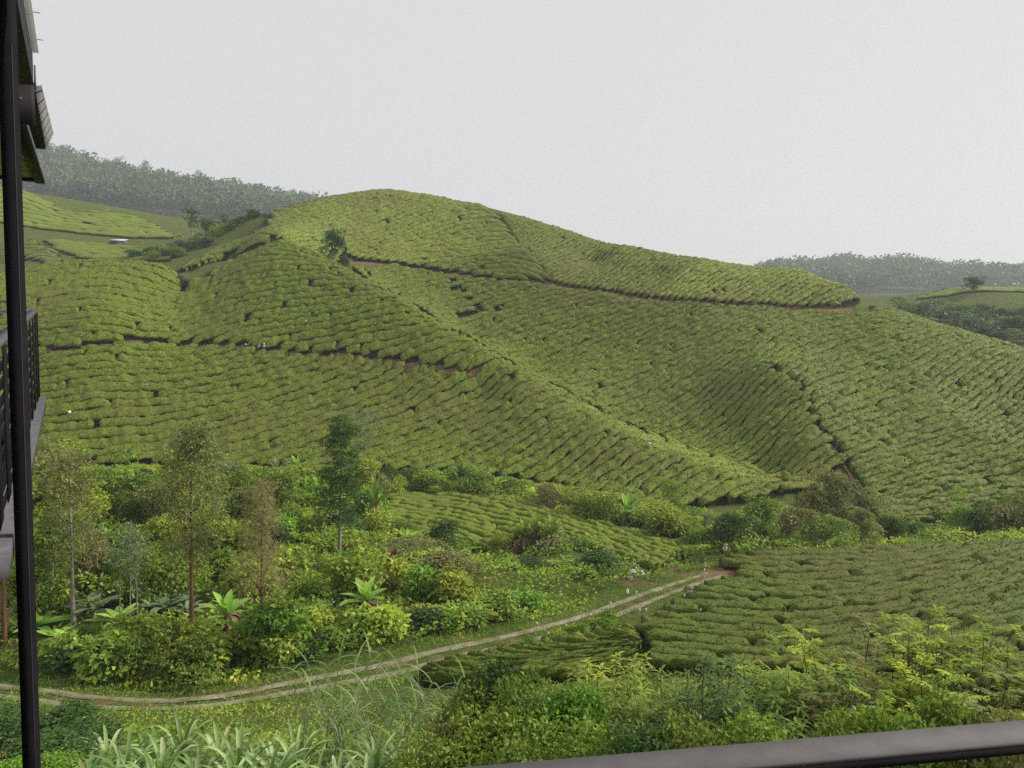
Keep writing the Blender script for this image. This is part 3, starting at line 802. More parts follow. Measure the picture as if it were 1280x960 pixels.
# ------------------------------------------------------------------ plant kits
def unit(v): return v / (np.linalg.norm(v, axis=-1, keepdims=True) + 1e-9)
def cards(p, d, nr, L, W, tint):              # pointed folded leaves, one quad each
    d = unit(d); b = unit(np.cross(d, nr)); nn = np.cross(b, d)
    L = np.broadcast_to(L, (len(p),))[:, None]; W = np.broadcast_to(W, (len(p),))[:, None]
    m = p + d * L * .45 + nn * W * .18
    V = np.stack([p, m + b * W * .5, p + d * L - nn * L * .10, m - b * W * .5], 1).reshape(-1, 3)
    return V, np.arange(len(p) * 4).reshape(-1, 4), np.repeat(tint, 4)
def blades(p, d, L, W, tint, droop=.6, rows=4, prof=(.25, 1, .75, .08)):   # long leaves bent by their weight
    d = unit(d); n_ = len(p)
    side = unit(np.cross(d, np.array([0, 0, 1.0]) + .2 * (rng.random((n_, 3)) - .5)))
    V = np.empty((n_, rows, 2, 3)); cur = p.copy(); dd = d.copy()
    for r in range(rows):
        w = (np.broadcast_to(W, (n_,)) * prof[r] * .5)[:, None]
        V[:, r, 0] = cur - side * w; V[:, r, 1] = cur + side * w
        cur = cur + dd * (np.broadcast_to(L, (n_,)) / (rows - 1))[:, None]
        dd = unit(dd + np.array([0, 0, -1.0]) * (np.broadcast_to(droop, (n_,)) / (rows - 1) * 1.6)[:, None])
    base = np.arange(n_)[:, None, None] * rows * 2 + np.arange(rows - 1)[None, :, None] * 2
    Qd = (base + np.array([0, 1, 3, 2])[None, None]).reshape(-1, 4)
    return V.reshape(-1, 3), Qd, np.repeat(tint, rows * 2)
def join(parts):
    V, Qd, T, o_ = [], [], [], 0
    for a, b, c in parts:
        V.append(a); Qd.append(b + o_); T.append(c); o_ += len(a)
    return np.concatenate(V), np.concatenate(Qd), np.concatenate(T)
def crown(g, clumps, n_, L, W, out=.7, droop=.25, up=.3, stretch=.8):
    c = np.array([k[:3] for k in clumps]); r = np.array([k[3] for k in clumps])
    pick = g.choice(len(c), n_, p=r ** 2 / (r ** 2).sum())
    q = unit(g.normal(size=(n_, 3)))
    flip = (q[:, 2] < -.2) & (g.random(n_) < .6); q[flip, 2] *= -1
    rad = r[pick] * (.55 + .45 * np.sqrt(g.random(n_))) * (.8 + .4 * g.random(n_))
    p = c[pick] + q * rad[:, None] * np.array([1, 1, stretch])
    d = q * out + g.normal(size=(n_, 3)) * .45 - np.array([0, 0, droop])
    nr = q + g.normal(size=(n_, 3)) * .5 + np.array([0, 0, up])
    ct = g.random(len(c))
    t = np.clip(.55 * g.random(n_) + .4 * ct[pick] + .06 * g.normal(size=n_), 0, 1)
    return cards(p, d, nr, L * (.7 + .6 * g.random(n_)), W * (.7 + .6 * g.random(n_)), t)
def lumps(g, rx, ry, h, k, rr, base=.25):
    out = []
    for i in range(k):
        a = g.random() * 6.283; q = math.sqrt(g.random()); z = g.random()
        sh = math.sqrt(max(.05, 1 - z * z * .85))
        out.append((math.cos(a) * q * rx * sh * .72, math.sin(a) * q * ry * sh * .72, h * (base + (1 - base) * z) - rr * .55, rr * (.7 + .6 * g.random())))
    return out
class Kit:                                    # meshes of one kind of plant, shared by all its copies
    def __init__(s, name, parts): s.name, s.parts = name, parts        # parts: (name, mesh, loc, rot, mat-key)
    def place(s, loc, rz=0., sc=1., szs=1., leaf=None, label=None, cat=None, group=None, lean=0.):
        r = empty(s.name, loc, rz, 1.0); r.scale = (sc, sc, sc * szs)
        if lean: r.rotation_euler[0] = lean
        for nm, me, l, rt, key in s.parts:
            o = bpy.data.objects.new(nm, me); COL.objects.link(o); o.parent = r
            if l is not None: o.location = l
            if rt is not None: o.rotation_euler = rt
            if leaf is not None and key == 'leaf':
                o.material_slots[0].link = 'OBJECT'; o.material_slots[0].material = leaf
        return tag(r, label, cat, group)
def stems(g, clumps, r0, mat, k=5, name='stems', base_r=.25):
    b = MB()
    for c in clumps:
        s0 = np.array([g.normal() * base_r, g.normal() * base_r, -.25]); e = np.array(c[:3])
        mid = s0 * .45 + e * .55 + np.array([g.normal(), g.normal(), 0]) * .12 + np.array([0, 0, .1 * e[2]])
        b.tube([s0, mid, e], [r0, r0 * .65, r0 * .25], k)
    return b.build(name, mat, True)
def bush_kit(seed, rx, h, nl, L, W, k, rr, leaf, bark=None, nm='bush', **kw):
    g = np.random.default_rng(seed)
    cl = lumps(g, rx, rx * .9, h, k, rr)
    V, Qd, T = crown(g, cl, nl, L, W, **kw)
    return Kit(nm, [('foliage', mesh('foliage', V, Qd, [leaf], None, T), None, None, 'leaf'),
                    ('stems', stems(g, cl[:7], .05 * rr + .01, bark or M_BARKD), None, None, None)])
def tree_kit(seed, h, first, spread, nb, leaf, bark, nl, L, W, rr, r0=None, up=.6, shape='oval', nm='tree', sub=2, droop=.3, lean=.25, stretch=.8, out=.7, crown_top=True):
    g = np.random.default_rng(seed)
    b = MB(); r0 = r0 or h * .011
    m = 9; z = np.linspace(0, 1, m)
    bend = np.cumsum(g.normal(size=(m, 2)) * lean * .16, 0) * z[:, None]
    tp = np.c_[bend, z * h * .97]; tp[0, 2] = -.4
    b.tube(tp, r0 * (1.12 - .95 * z), 8)
    cl = []
    for i in range(nb):
        f = first + (1 - first) * ((i + g.random()) / nb) * .96
        p = np.array([np.interp(f, z, tp[:, j]) for j in range(3)])
        q = (f - first) / (1 - first)
        reach = spread * {'oval': math.sin(math.pi * min(1, .18 + q * .8)) ** .8, 'cone': 1.05 - .9 * q, 'flat': .5 + .6 * q, 'column': .85 - .35 * q}[shape] * (.6 + .55 * g.random())
        a = i * 2.4 + g.random()
        d = np.array([math.cos(a), math.sin(a), up * (.6 + .8 * g.random())]); d /= np.linalg.norm(d)
        e = p + d * reach
        md = p + d * reach * .5 + np.array([0, 0, -.04 * reach]) + g.normal(size=3) * .06 * reach
        rb = r0 * (1.1 - .95 * f) * .5
        b.tube([p, md, e], [rb, rb * .6, rb * .22], 5)
        for j in range(sub):
            t = .45 + .6 * (j + 1) / sub * .9
            c = p + d * reach * t + g.normal(size=3) * rr * .5
            cl.append((*c, rr * (.6 + .6 * g.random())))
            if j: b.tube([md, (md + c) / 2 + g.normal(size=3) * .05, c], [rb * .5, rb * .3, rb * .15], 4)
    if crown_top: cl.append((*tp[-1], rr * .7))
    V, Qd, T = crown(g, cl, nl, L, W, droop=droop, stretch=stretch, out=out)
    return Kit(nm, [('trunk', b.build('trunk', bark, True), None, None, None), ('crown', mesh('crown', V, Qd, [leaf], None, T), None, None, 'leaf')])
def strip(L, W, a0, a1, segs=8, fold=.25, prof=None, tear=0., seed=0):      # one big leaf: arching blade with a midrib
    g = np.random.default_rng(seed)
    t = np.linspace(0, 1, segs + 1); an = a0 + (a1 - a0) * t ** 1.2
    x = np.r_[0, np.cumsum(np.cos(an[:-1])) * L / segs]; z = np.r_[0, np.cumsum(np.sin(an[:-1])) * L / segs]
    w = W * .5 * (np.sin(math.pi * np.clip(.06 + t * .94, 0, 1)) ** .6 if prof is None else np.interp(t, *prof))
    tw = (1 - tear * g.random((2, segs + 1)))
    V = np.empty((segs + 1, 3, 3))
    for j, sg in enumerate((-1, 0, 1)):
        ww = w * (tw[0] if sg < 0 else tw[1] if sg > 0 else 0) * sg
        V[:, j] = np.c_[x - np.sin(an) * abs(ww) * fold, ww, z + np.cos(an) * np.abs(ww) * fold]
    m_ = MB().grid(V)
    return np.concatenate(m_.V), m_.Q[0]
def rosette_kit(seed, nm, nleaf, L, W, stem_h, stem_r, leaf, bark, a0=(1.2, .5), a1=(-.2, -1.0), nmesh=4, z0=None, fold=.25, prof=None, tear=.25, part='leaf', stem_name='stem', skirt=0, segs=8, rise=.0):
    g = np.random.default_rng(seed)
    ms = []
    for k in range(nmesh):
        V, Qd = strip(L * (.75 + .4 * g.random()), W * (.8 + .35 * g.random()), 0, 0, segs, fold, prof, tear, seed + k)
        f = k / max(1, nmesh - 1)
        V, Qd = strip(L * (.8 + .35 * g.random()), W * (.85 + .3 * g.random()), a0[0] + (a0[1] - a0[0]) * f, a1[0] + (a1[1] - a1[0]) * f, segs, fold, prof, tear, seed + k)
        ms.append(mesh(part, V, Qd, [leaf], None, np.full(len(V), g.random()), True))
    parts = []
    if stem_h > 0:
        parts.append((stem_name, MB().tube([(0, 0, -.3), (.03 * stem_h, 0, stem_h * .5), (0, 0, stem_h)], [stem_r * 1.25, stem_r, stem_r * .75], 8).build(stem_name, bark, True), None, None, None))
    for i in range(nleaf):
        k = int(i / nleaf * nmesh)
        parts.append((part, ms[k], (0, 0, stem_h * (1 - .02 * i) + rise * (nleaf - i) / nleaf), (0, (g.random() - .5) * .3, i * 2.4 + g.random() * .5), 'leaf'))
    if skirt:
        q = g.random(skirt) * 6.283
        p = np.c_[np.cos(q) * stem_r, np.sin(q) * stem_r, stem_h * (.75 + .25 * g.random(skirt))]
        V, Qd, T = blades(p, np.c_[np.cos(q), np.sin(q), -.3 - g.random(skirt)], L * (.5 + .3 * g.random(skirt)), W * .5, g.random(skirt), 1.5)
        parts.append(('dead_leaves', mesh('dead_leaves', V, Qd, [L_DEAD], None, T), None, None, None))
    return Kit(nm, parts)

BUSH_FINE = [bush_kit(10 + i, 1.6, 2.3, 2200, .20, .11, 12, .65, L_MID, out=.6) for i in range(3)]
BUSH_BROAD = [bush_kit(20 + i, 1.8, 2.2, 1100, .38, .22, 11, .75, L_YG, droop=.4) for i in range(3)]
BUSH_WISP = [bush_kit(30 + i, 1.5, 2.8, 2600, .26, .045, 14, .6, L_OLIVE, out=.9, up=.2, M=0) if 0 else bush_kit(30 + i, 1.5, 2.8, 2600, .26, .05, 14, .6, L_OLIVE, out=.9, up=.2) for i in range(2)]
BUSH_BIG = [tree_kit(40 + i, 4.6, .25, 2.3, 9, L_MID, M_BARKP, 2600, .30, .15, .85, up=.9, shape='oval', r0=.09, nm='tree') for i in range(3)]
BUSH_LOW = [bush_kit(50 + i, 1.5, 1.0, 900, .22, .13, 10, .5, L_LUSH) for i in range(2)]
BANANA = [rosette_kit(60 + i, 'banana_plant', 10, 2.2, .55, 1.3 + .4 * i, .13, L_BAN, M_BARKP, a0=(1.5, .7), a1=(.8, -.9), stem_name='pseudostem', skirt=(0, 26, 40)[i]) for i in range(3)]
SCREW = rosette_kit(70, 'screw_pine', 30, 1.9, .24, 1.9, .16, L_LUSH, M_BARKD, a0=(1.45, .5), a1=(1.0, -.5), nmesh=5, tear=.05, skirt=170, stem_name='trunk')
GINGER = [rosette_kit(75 + i, 'broad_leaf_plant', 13, 1.15, .30, .35, .06, L_BLUE, M_BARKD, a0=(1.35, .4), a1=(.2, -.6), tear=.1) for i in range(2)]

GRP = 'shrubs of the valley scrub'
placed = []
def put(kit, px, D, top=None, h0=2.3, w=1.0, leaf=None, label=None, cat='bush', group=None, hmax=None, hmin=.5, lean=0.):
    p = on(px, D)
    if top is None: sc = w; sz = 1.0
    else:
        h = max(hmin, top_z(p, top)); sz = (h / h0) / w; sc = w
    placed.append((p[0], p[1], 1.2 * sc))
    return kit.place(p - np.array([0, 0, .05]), random.uniform(0, 6.28), sc, sz, leaf, label, cat, group, lean)
# trees and plants the photograph singles out -----------------------------------------------
gum = tree_kit(101, 14.2, .42, 2.5, 24, L_OLIVE, M_BARKR, 6500, .24, .10, .72, r0=.17, up=1.0, shape='oval', nm='gum_tree', droop=.5, sub=3)
put(gum, 240, 50, 528, 14.2, 1.0, None, 'tall slender gum tree with a red-brown trunk and narrow dark crown top', 'tree')
gum2 = tree_kit(102, 12.5, .40, 2.0, 20, L_OLIVE, M_BARKP, 4200, .22, .08, .6, r0=.14, up=.9, shape='oval', nm='gum_tree', droop=.5, sub=3)
put(gum2, 92, 52, 568, 12.5, 1.05, None, 'thin airy tree with greyish trunk standing right of the dark post', 'tree')
gum3 = tree_kit(103, 12.0, .45, 2.0, 18, L_YG, M_BARKR, 3000, .24, .10, .7, r0=.16, up=.8, nm='gum_tree', droop=.4, sub=3)
put(gum3, 6, 50, 590, 12.0, 1.0, None, 'orange-brown tree trunk showing left of the dark post', 'tree')
dry = tree_kit(104, 11.0, .20, 2.7, 34, L_DRY, M_BARKR, 9000, .26, .028, .62, r0=.11, up=1.3, shape='cone', nm='feathery_tree', droop=.1, sub=4, out=.9)
put(dry, 327, 49.5, 600, 11.0, 1.0, None, 'feathery brownish tree with wispy dry foliage beside the track', 'tree')
con = tree_kit(105, 14.0, .22, 2.3, 30, L_DARK, M_BARKP, 8500, .26, .11, .62, r0=.17, up=.25, shape='column', nm='conifer', droop=.15, sub=3, stretch=.45)
put(con, 424, 72, 516, 14.0, 1.0, None, 'tall dark irregular tree with a pale trunk below in mid valley', 'tree')
flat = tree_kit(106, 9.0, .45, 2.4, 12, L_BLUE, M_BARKP, 1500, .26, .10, .7, r0=.12, up=.25, shape='flat', nm='layered_tree', droop=.05, sub=3, stretch=.35)
put(flat, 455, 106, 512, 9.0, 1.0, None, 'small pale tree with flat layered crown behind the tall dark one', 'tree')
sap = tree_kit(107, 5.5, .35, 1.0, 8, L_BLUE, M_BARKP, 420, .24, .08, .45, r0=.05, up=1.2, nm='sapling', sub=2, lean=.3)
for i, (x, D, t, wd) in enumerate(((150, 53, 668, 'leftmost'), (163, 54, 655, 'middle'), (172, 53, 672, 'rightmost'))):
    put(sap, x, D, t, 5.5, 1.0, None, wd + ' of three thin pale-stemmed saplings with sparse leaves', 'sapling', 'pale saplings in the scrub')
put(BUSH_BIG[0], 557, 80, 660, 4.6, .85, L_DARK, 'dark rounded small tree below the pale tea knoll', 'tree')
put(BUSH_BIG[1], 908, 78.5, 648, 4.6, 1.05, L_DARK, 'dense dark green tree behind the brown earth bank', 'tree')
put(BUSH_BIG[2], 745, 70, 690, 4.6, 1.0, L_DARK, 'dark leafy small tree on the verge above the concrete track', 'tree')
for i, (x, D, t, w, lf, lb) in enumerate((
    (950, 88, 634, 1.1, L_MID, 'reddish-topped green tree just right of the dense dark tree'), (985, 90, 640, 1.0, L_DRY, 'dry brownish tree with pale stems behind the near field'),
    (1012, 93, 618, 1.2, L_OLIVE, 'light olive tree with flat top standing tallest behind the field'), (1045, 93, 608, 1.25, L_OLIVE, 'broad olive tree with twiggy brown top behind the field'),
    (1030, 88, 650, 1.1, L_MID, 'green leafy tree with several pale stems at the field edge'), (1075, 90, 640, 1.1, L_OLIVE, 'olive tree at the right end of the clump behind the field'),
    (1110, 92, 652, .9, L_DARK, 'small dark green tree right of the olive clump'), (1145, 93, 655, .8, L_MID, 'small green tree left of the two banana plants'),
    (1215, 90, 642, 1.0, L_DARK, 'dark tree right of the two banana plants'), (1250, 88, 640, 1.1, L_OLIVE, 'dark olive tree near the right edge behind the field'),
    (1285, 88, 632, 1.2, L_OLIVE, 'brownish olive tree cut by the right edge'), (1200, 96, 634, .9, L_LUSH, 'pale fern-leaved tree spreading above the dark tree'), (1255, 97, 630, 1.0, L_LUSH, 'pale fern-leaved tree nearest the right edge'))):
    put(BUSH_BIG[i % 3], x, D, t, 4.6, w, lf, lb, 'tree', 'trees behind the near tea field')
soft = tree_kit(108, 6.0, .25, 1.9, 14, L_BLUE, M_BARKP, 3000, .26, .06, .7, r0=.09, up=.9, nm='feathery_tree', out=.9)
put(soft, 838, 98, 600, 6.0, 1.1, L_MID, 'soft grey-green feathery tree at the foot of the spur', 'tree')
put(soft, 1180 - 300, 95, 640, 6.0, .8, L_OLIVE, 'small feathery olive tree left of the dense dark tree', 'tree')
for i, (x, D, t, k, lb) in enumerate((
    (655, 83, 648, 0, 'leftmost spiky plant of the clump on the knoll, with brown dead skirt'), (668, 83.5, 640, 0, 'tallest spiky plant of the clump on the knoll, with dead leaf skirt'),
    (690, 83, 642, 0, 'rightmost spiky plant of the clump on the knoll, above dead leaves'), (645, 83, 655, 0, 'lowest spiky plant at the left foot of the knoll clump'), (679, 82.5, 652, 0, 'front spiky plant of the knoll clump, half dead'), (468, 88, 592, 0, 'spiky plant with reddish dead leaves right of the tall dark tree'),
    (447, 80, 645, 0, 'spiky plant with dead skirt low beside the pale trunk'))):
    put(SCREW, x, D, t, 3.5, 1.25, L_MID, lb, 'screw pine', 'spiky plants with dead skirts')
for i, (x, D, t, k, lf, lb) in enumerate((
    (457, 56, 735, 2, L_BAN, 'banana plant with brown dead leaves beside the track bend'), (490, 70, 690, 2, L_DEAD, 'withered brown banana plant in mid valley'),
    (118, 53.5, 742, 0, L_BLUE, 'blue-green banana plant left of the pale saplings'), (150, 52, 765, 1, L_BAN, 'bright banana plant with one upright leaf below the saplings'),
    (284, 53, 748, 1, L_BAN, 'bright banana plant between the gum tree and feathery tree'), (220, 50, 812, 0, L_BAN, 'small pale banana plant low beside the gum trunk'),
    (48, 52, 770, 0, L_BAN, 'yellowish banana plant just right of the dark post'), (205, 55, 745, 0, L_BLUE, 'grey-green banana plant left of the gum trunk'),
    (78, 50.5, 795, 0, L_BAN, 'low banana plant under the thin airy tree'), (395, 56, 770, 1, L_BAN, 'banana plant standing against the dark scrub by the track'),
    (420, 60, 765, 0, L_BAN, 'bright banana plant between two others near the track'), (555, 84, 662, 0, L_BAN, 'pale banana plant beside the dark round small tree'),
    (578, 83, 680, 1, L_BAN, 'drooping banana plant below the pale tea knoll'), (620, 116, 594, 0, L_YG, 'yellowish banana plant behind the pale tea knoll'),
    (668, 108, 606, 0, L_YG, 'yellow banana plant at the far edge of the knoll'), (702, 104, 610, 1, L_YG, 'yellow-green banana plant in the far scrub belt'),
    (782, 96, 622, 1, L_BAN, 'upright pale banana plant in front of the feathery tree'), (800, 97, 628, 0, L_BAN, 'pale banana plant right of the upright one'),
    (795, 90, 660, 0, L_BAN, 'small banana plant above the light tea edge'), (762, 71, 692, 0, L_BLUE, 'banana plant with light leaves over the dark verge tree'),
    (345, 120, 570, 0, L_BLUE, 'left one of two banana plants at the foot of the dark hill'), (372, 119, 572, 1, L_BAN, 'right one of two banana plants at the foot of the dark hill'),
    (575, 118, 575, 0, L_DARK, 'dark banana plant at the foot of the lower spur face'), (1198, 90, 665, 0, L_BAN, 'left one of two pale banana plants at the field crest'),
    (1232, 90, 664, 0, L_BAN, 'right one of two pale banana plants at the field crest'), (1115, 94, 650, 1, L_BAN, 'banana plant among the small green trees behind the field'),
    (890, 84, 652, 0, L_YG, 'yellowish banana plant left of the dense dark tree'), (510, 82, 660, 0, L_BAN, 'banana plant between the spiky plants and the tea knoll'))):
    put(BANANA[k], x, D, t, 3.3, 1.2, lf, lb, 'banana plant', 'banana plants in the valley')
for i, (x, D, t) in enumerate(((110, 55, 745), (130, 56, 735), (190, 55, 748), (215, 56, 742), (235, 55, 750), (170, 51, 790))):
    put(GINGER[i % 2], x, D, t, 1.3, 1.3, None, 'clump of broad grey-green leaves in the scrub by the saplings', 'plant', 'broad-leaved clumps by the saplings')

# the scrub between ------------------------------------------------------------------------
LIMX = [-60, 300, 420, 460, 560, 640, 700, 770, 800, 860, 890, 1000]
LIMY = [585, 583, 620, 668, 694, 700, 700, 690, 738, 738, 700, 690]
zone = np.array([hit(*map(float, t.split()), dmin=40)[:2] for t in '-60 587|120 586|300 588|420 590|520 594|600 600|690 612|800 642|880 650|960 645|960 688|900 700|860 688|780 700|700 720|600 700|560 700|640 800|560 812|480 834|400 848|280 864|100 866|-60 850'.split('|')])
zx0, zy0 = zone.min(0); zx1, zy1 = zone.max(0)
hillpoly = [POLY[k] for k in ('lower_face', 'patch', 'field', 'flank', 'lower_field')]
KINDS_ = [  # kit list, leaf, base height, label, weight by zone (left, middle, far belt, front)
 (BUSH_FINE, L_MID, 2.3, 'mid green small-leaved bush in the valley scrub', (3, 1, 2, 1)),
 (BUSH_FINE, L_YG, 2.3, 'yellow-green small-leaved bush in the valley scrub', (2, 2, 3, 2)),
 (BUSH_BROAD, L_YG, 2.2, 'yellow-green broad-leaved bush in the valley scrub', (2, 4, 2, 3)),
 (BUSH_BROAD, L_LUSH, 2.2, 'bright green broad-leaved bush in the valley scrub', (1, 3, 1, 1)),
 (BUSH_FINE, L_DARK, 2.3, 'dark green bush in the valley scrub', (.5, .3, .5, .8)),
 (BUSH_WISP, L_OLIVE, 2.8, 'olive twiggy bush in the valley scrub', (.8, .3, .8, .1)),
 (BUSH_WISP, L_DRY, 2.8, 'brownish dry bush in the valley scrub', (.4, .25, .4, .1)),
 (BUSH_BIG, L_MID, 4.6, 'small green tree rising from the valley scrub', (2.0, .3, .4, 0)),
 (BUSH_BIG, L_YG, 4.6, 'small yellow-green tree rising from the valley scrub', (2.0, .3, .4, 0)),
 (BUSH_BIG, L_OLIVE, 4.6, 'small olive tree rising from the valley scrub', (1.6, .2, .3, 0)),
 (BUSH_LOW, L_LUSH, 1.0, 'low mound of bright green leaves in the valley scrub', (1, 3, 1, 1)),
]
cnt = 0
for tries in range(26000):
    x, y = random.uniform(zx0, zx1), random.uniform(zy0, zy1)
    X, Y = np.array([x]), np.array([y])
    if not inpoly(X, Y, zone)[0] or any(inpoly(X, Y, h)[0] for h in hillpoly): continue
    dt = dist_to(np.array([[x, y]]), TRACK)[0]
    if dt < 3.6: continue
    p = np.array([x, y, float(tz(x, y))])
    px, py = proj(p)
    zi = 3 if (y < 53) else 2 if (y > 92 or px > 600) else 1 if px > 280 else 0
    ki = random.choices(range(len(KINDS_)), [k[4][zi] for k in KINDS_])[0]
    kits, lf, h0, lab, _ = KINDS_[ki]
    sc = random.uniform(.85, 1.7) * (1.0 if y < 80 else 1.15)
    r = 1.25 * sc
    if any((x - a) ** 2 + (y - b) ** 2 < (.5 * (r + c)) ** 2 for a, b, c in placed): continue
    lim = float(np.interp(px, LIMX, LIMY)) if y < 84 else float(np.interp(px, [0, 430, 600, 700, 800, 860, 980], [583, 584, 590, 608, 632, 640, 640]))
    hm = top_z(p, lim)
    if hm < .5: continue
    h = min(h0 * sc * random.uniform(.8, 1.2), hm, dt * .75 if dt < 7 else 99)
    if h < .4: continue
    placed.append((x, y, r)); cnt += 1
    kits[random.randrange(len(kits))].place(p - np.array([0, 0, .1]), random.uniform(0, 6.28), sc, h / h0 / sc, lf, lab, 'tree' if h0 > 4 else 'plant' if h0 < 1.5 else 'shrub' if kits is BUSH_WISP else 'bush', lab.replace(' bush', ' bushes').replace('small green tree', 'small green trees').replace('small olive tree', 'small olive trees').replace('small yellow-green tree', 'small yellow-green trees').replace('low mound', 'low mounds'))
    if cnt > 330: break
for i in range(46):                            # the thick margin along the upper side of the track
    t = TRACK[int(len(TRACK) * (.10 + .62 * i / 45))]
    d = TRACK[min(len(TRACK) - 1, int(len(TRACK) * (.10 + .62 * i / 45)) + 4)] - t; d /= np.linalg.norm(d)
    q = t + np.array([-d[1], d[0]]) * (3.9 + 1.6 * random.random() + (i % 2) * 1.2)
    p = np.array([q[0], q[1], float(tz(q[0], q[1]))]); px, py = proj(p)
    if not -40 < px < 720: continue
    k = (BUSH_BROAD, BUSH_FINE, BUSH_BROAD)[i % 3]; h = random.uniform(1.3, 2.6) if px < 430 else random.uniform(.9, 1.5)
    k[i % len(k)].place(p - np.array([0, 0, .1]), random.uniform(0, 6.28), random.uniform(.8, 1.1), h / 2.25, (L_YG, L_MID, L_DARK, L_YG, L_LUSH)[i % 5],
                        ('yellow-green', 'mid green', 'dark green', 'yellow-green', 'bright green')[i % 5] + ' bush in the thick margin above the track', 'bush', 'bushes in the margin above the track')
for i in range(16):
    t = TRACK[int(len(TRACK) * (.60 + .17 * i / 15))]; q = t * (1 - (1.9 + .8 * (i % 3)) / np.linalg.norm(t))
    p = np.array([q[0], q[1], float(tz(q[0], q[1]))])
    BUSH_LOW[i % 2].place(p - np.array([0, 0, .1]), i, random.uniform(.5, .8), random.uniform(.8, 1.2), (L_MID, L_YG, L_LUSH)[i % 3], 'low leafy mound crowding the near edge of the track bend', 'plant', 'low mounds on the near edge of the track')
print('scrub', cnt)

# ------------------------------------------------------------------ ground cover (nobody could count it)
def cover(name, mat, n_, poly, L, W, dens_ok, h=(.0, .35), upw=.8, mnd=0.):
    g = np.random.default_rng(len(name) + n_)
    a, b = poly.min(0), poly.max(0)
    xy = a + (b - a) * g.random((n_ * 3, 2))
    k = inpoly(xy[:, 0], xy[:, 1], poly) & dens_ok(xy)
    xy = xy[k][:n_]
    z = tz(xy[:, 0], xy[:, 1])
    m_ = len(xy)
    mound = mnd * np.clip(vnoise(xy[:, 0] / 2.2, xy[:, 1] / 2.2, 11) + vnoise(xy[:, 0] / 5, xy[:, 1] / 5, 12) + .1, 0, 1)
    p = np.c_[xy, z + mound + h[0] + (h[1] - h[0]) * g.random(m_)]
    d = g.normal(size=(m_, 3)); d[:, 2] = np.abs(d[:, 2]) * upw
    V, Qd, T = cards(p, d, g.normal(size=(m_, 3)) * .5 + np.array([0, 0, 1]), L * (.6 + .8 * g.random(m_)), W * (.6 + .8 * g.random(m_)),
                     np.clip(.5 + vnoise(xy[:, 0] / 3, xy[:, 1] / 3, 5) + .5 * (g.random(m_) - .5), 0, 1))
    return tag(obj(name, mesh(name, V, Qd, [mat], None, T)), kind='stuff')
def off_tea(xy, d=2.2):
    ok = dist_to(xy, TRACK) > d
    for h in ('patch', 'field', 'lower_field', 'lower_face'): ok &= ~inpoly(xy[:, 0], xy[:, 1], POLY[h])
    return ok
valley = np.array([hit(*map(float, t.split()), dmin=35)[:2] for t in '-60 588|300 590|520 596|700 614|800 644|960 646|1000 652|1290 630|1290 690|960 690|900 712|880 735|760 780|640 812|560 828|480 850|280 890|0 875|-60 870'.split('|')])
cover('ground_cover_leaves', L_LUSH, 30000, valley, .42, .24, off_tea, mnd=2.6)
cover('undergrowth', L_YG, 44000, valley, .34, .19, off_tea, mnd=2.6)
verge = np.array([[p[0], p[1]] for p in [on(-60, 39), on(280, 39), on(480, 44), on(640, 50), on(760, 56), on(870, 65), on(900, 74), on(780, 74), on(640, 60), on(480, 52), on(280, 47), on(-60, 49)]])
cover('verge_grass', L_LUSH, 22000, verge, .22, .05, lambda q: (np.abs(dist_to(q, TRACK) - .80) > .22) & ~inpoly(q[:, 0], q[:, 1], POLY['field']), (.0, .1), 1.6)
slope = np.array([[-40, 12], [30, 12], [34, 40], [10, 45], [-10, 41.5], [-45, 41]])
cover('slope_weeds', L_MID, 34000, slope, .17, .10, lambda q: (dist_to(q, TRACK) > 1.7) & ~inpoly(q[:, 0], q[:, 1], POLY['lower_field']) & ~inpoly(q[:, 0], q[:, 1], POLY['field']), (.0, .4))
cover('slope_creeper', L_YG, 16000, slope, .15, .09, lambda q: (dist_to(q, TRACK) > 1.7) & ~inpoly(q[:, 0], q[:, 1], POLY['lower_field']) & ~inpoly(q[:, 0], q[:, 1], POLY['field']), (.1, .5))

# ------------------------------------------------------------------ plants of the near slope
def at(px, D, dz=-.05):
    p = on(px, D); p[2] += dz
    return p
STRAP = [rosette_kit(200 + i, 'strap_leaf_plant', 36, 1.05, .09, .12, .05, L_STRAP, M_BARKD, a0=(1.5, .75), a1=(-.1, -1.7), nmesh=6, tear=.0, fold=.3, prof=([0, .15, .5, .85, 1], [.55, .9, 1, .6, .05]), segs=7) for i in range(3)]
SP = [(112, 13.2, 925), (135, 14.6, 900), (160, 12.6, 915), (185, 13.8, 893), (205, 12.4, 905), (228, 14.2, 890), (250, 12.8, 905), (275, 13.6, 895), (300, 12.6, 905), (322, 13.8, 898), (345, 12.7, 912), (370, 13.4, 905),
      (395, 12.7, 925), (150, 12.1, 940), (195, 12.0, 935), (240, 12.0, 930), (290, 12.0, 932), (335, 12.0, 936), (375, 12.0, 938), (420, 12.3, 935), (470, 13.6, 915), (500, 14.0, 910), (522, 12.6, 938), (455, 12.1, 945), (120, 12.0, 952)]
for i, (x, D, t) in enumerate(SP):
    p = at(x, D)
    h = top_z(p, t + 13)
    STRAP[i % 3].place(p, random.uniform(0, 6.28), .9, h / .95 / .9, None, 'clump of arching pale-edged strap leaves on the near slope' if i > 0 else 'leftmost clump of arching strap leaves, with dry leaf tips',
                       'plant', 'strap-leaved plants on the near slope')
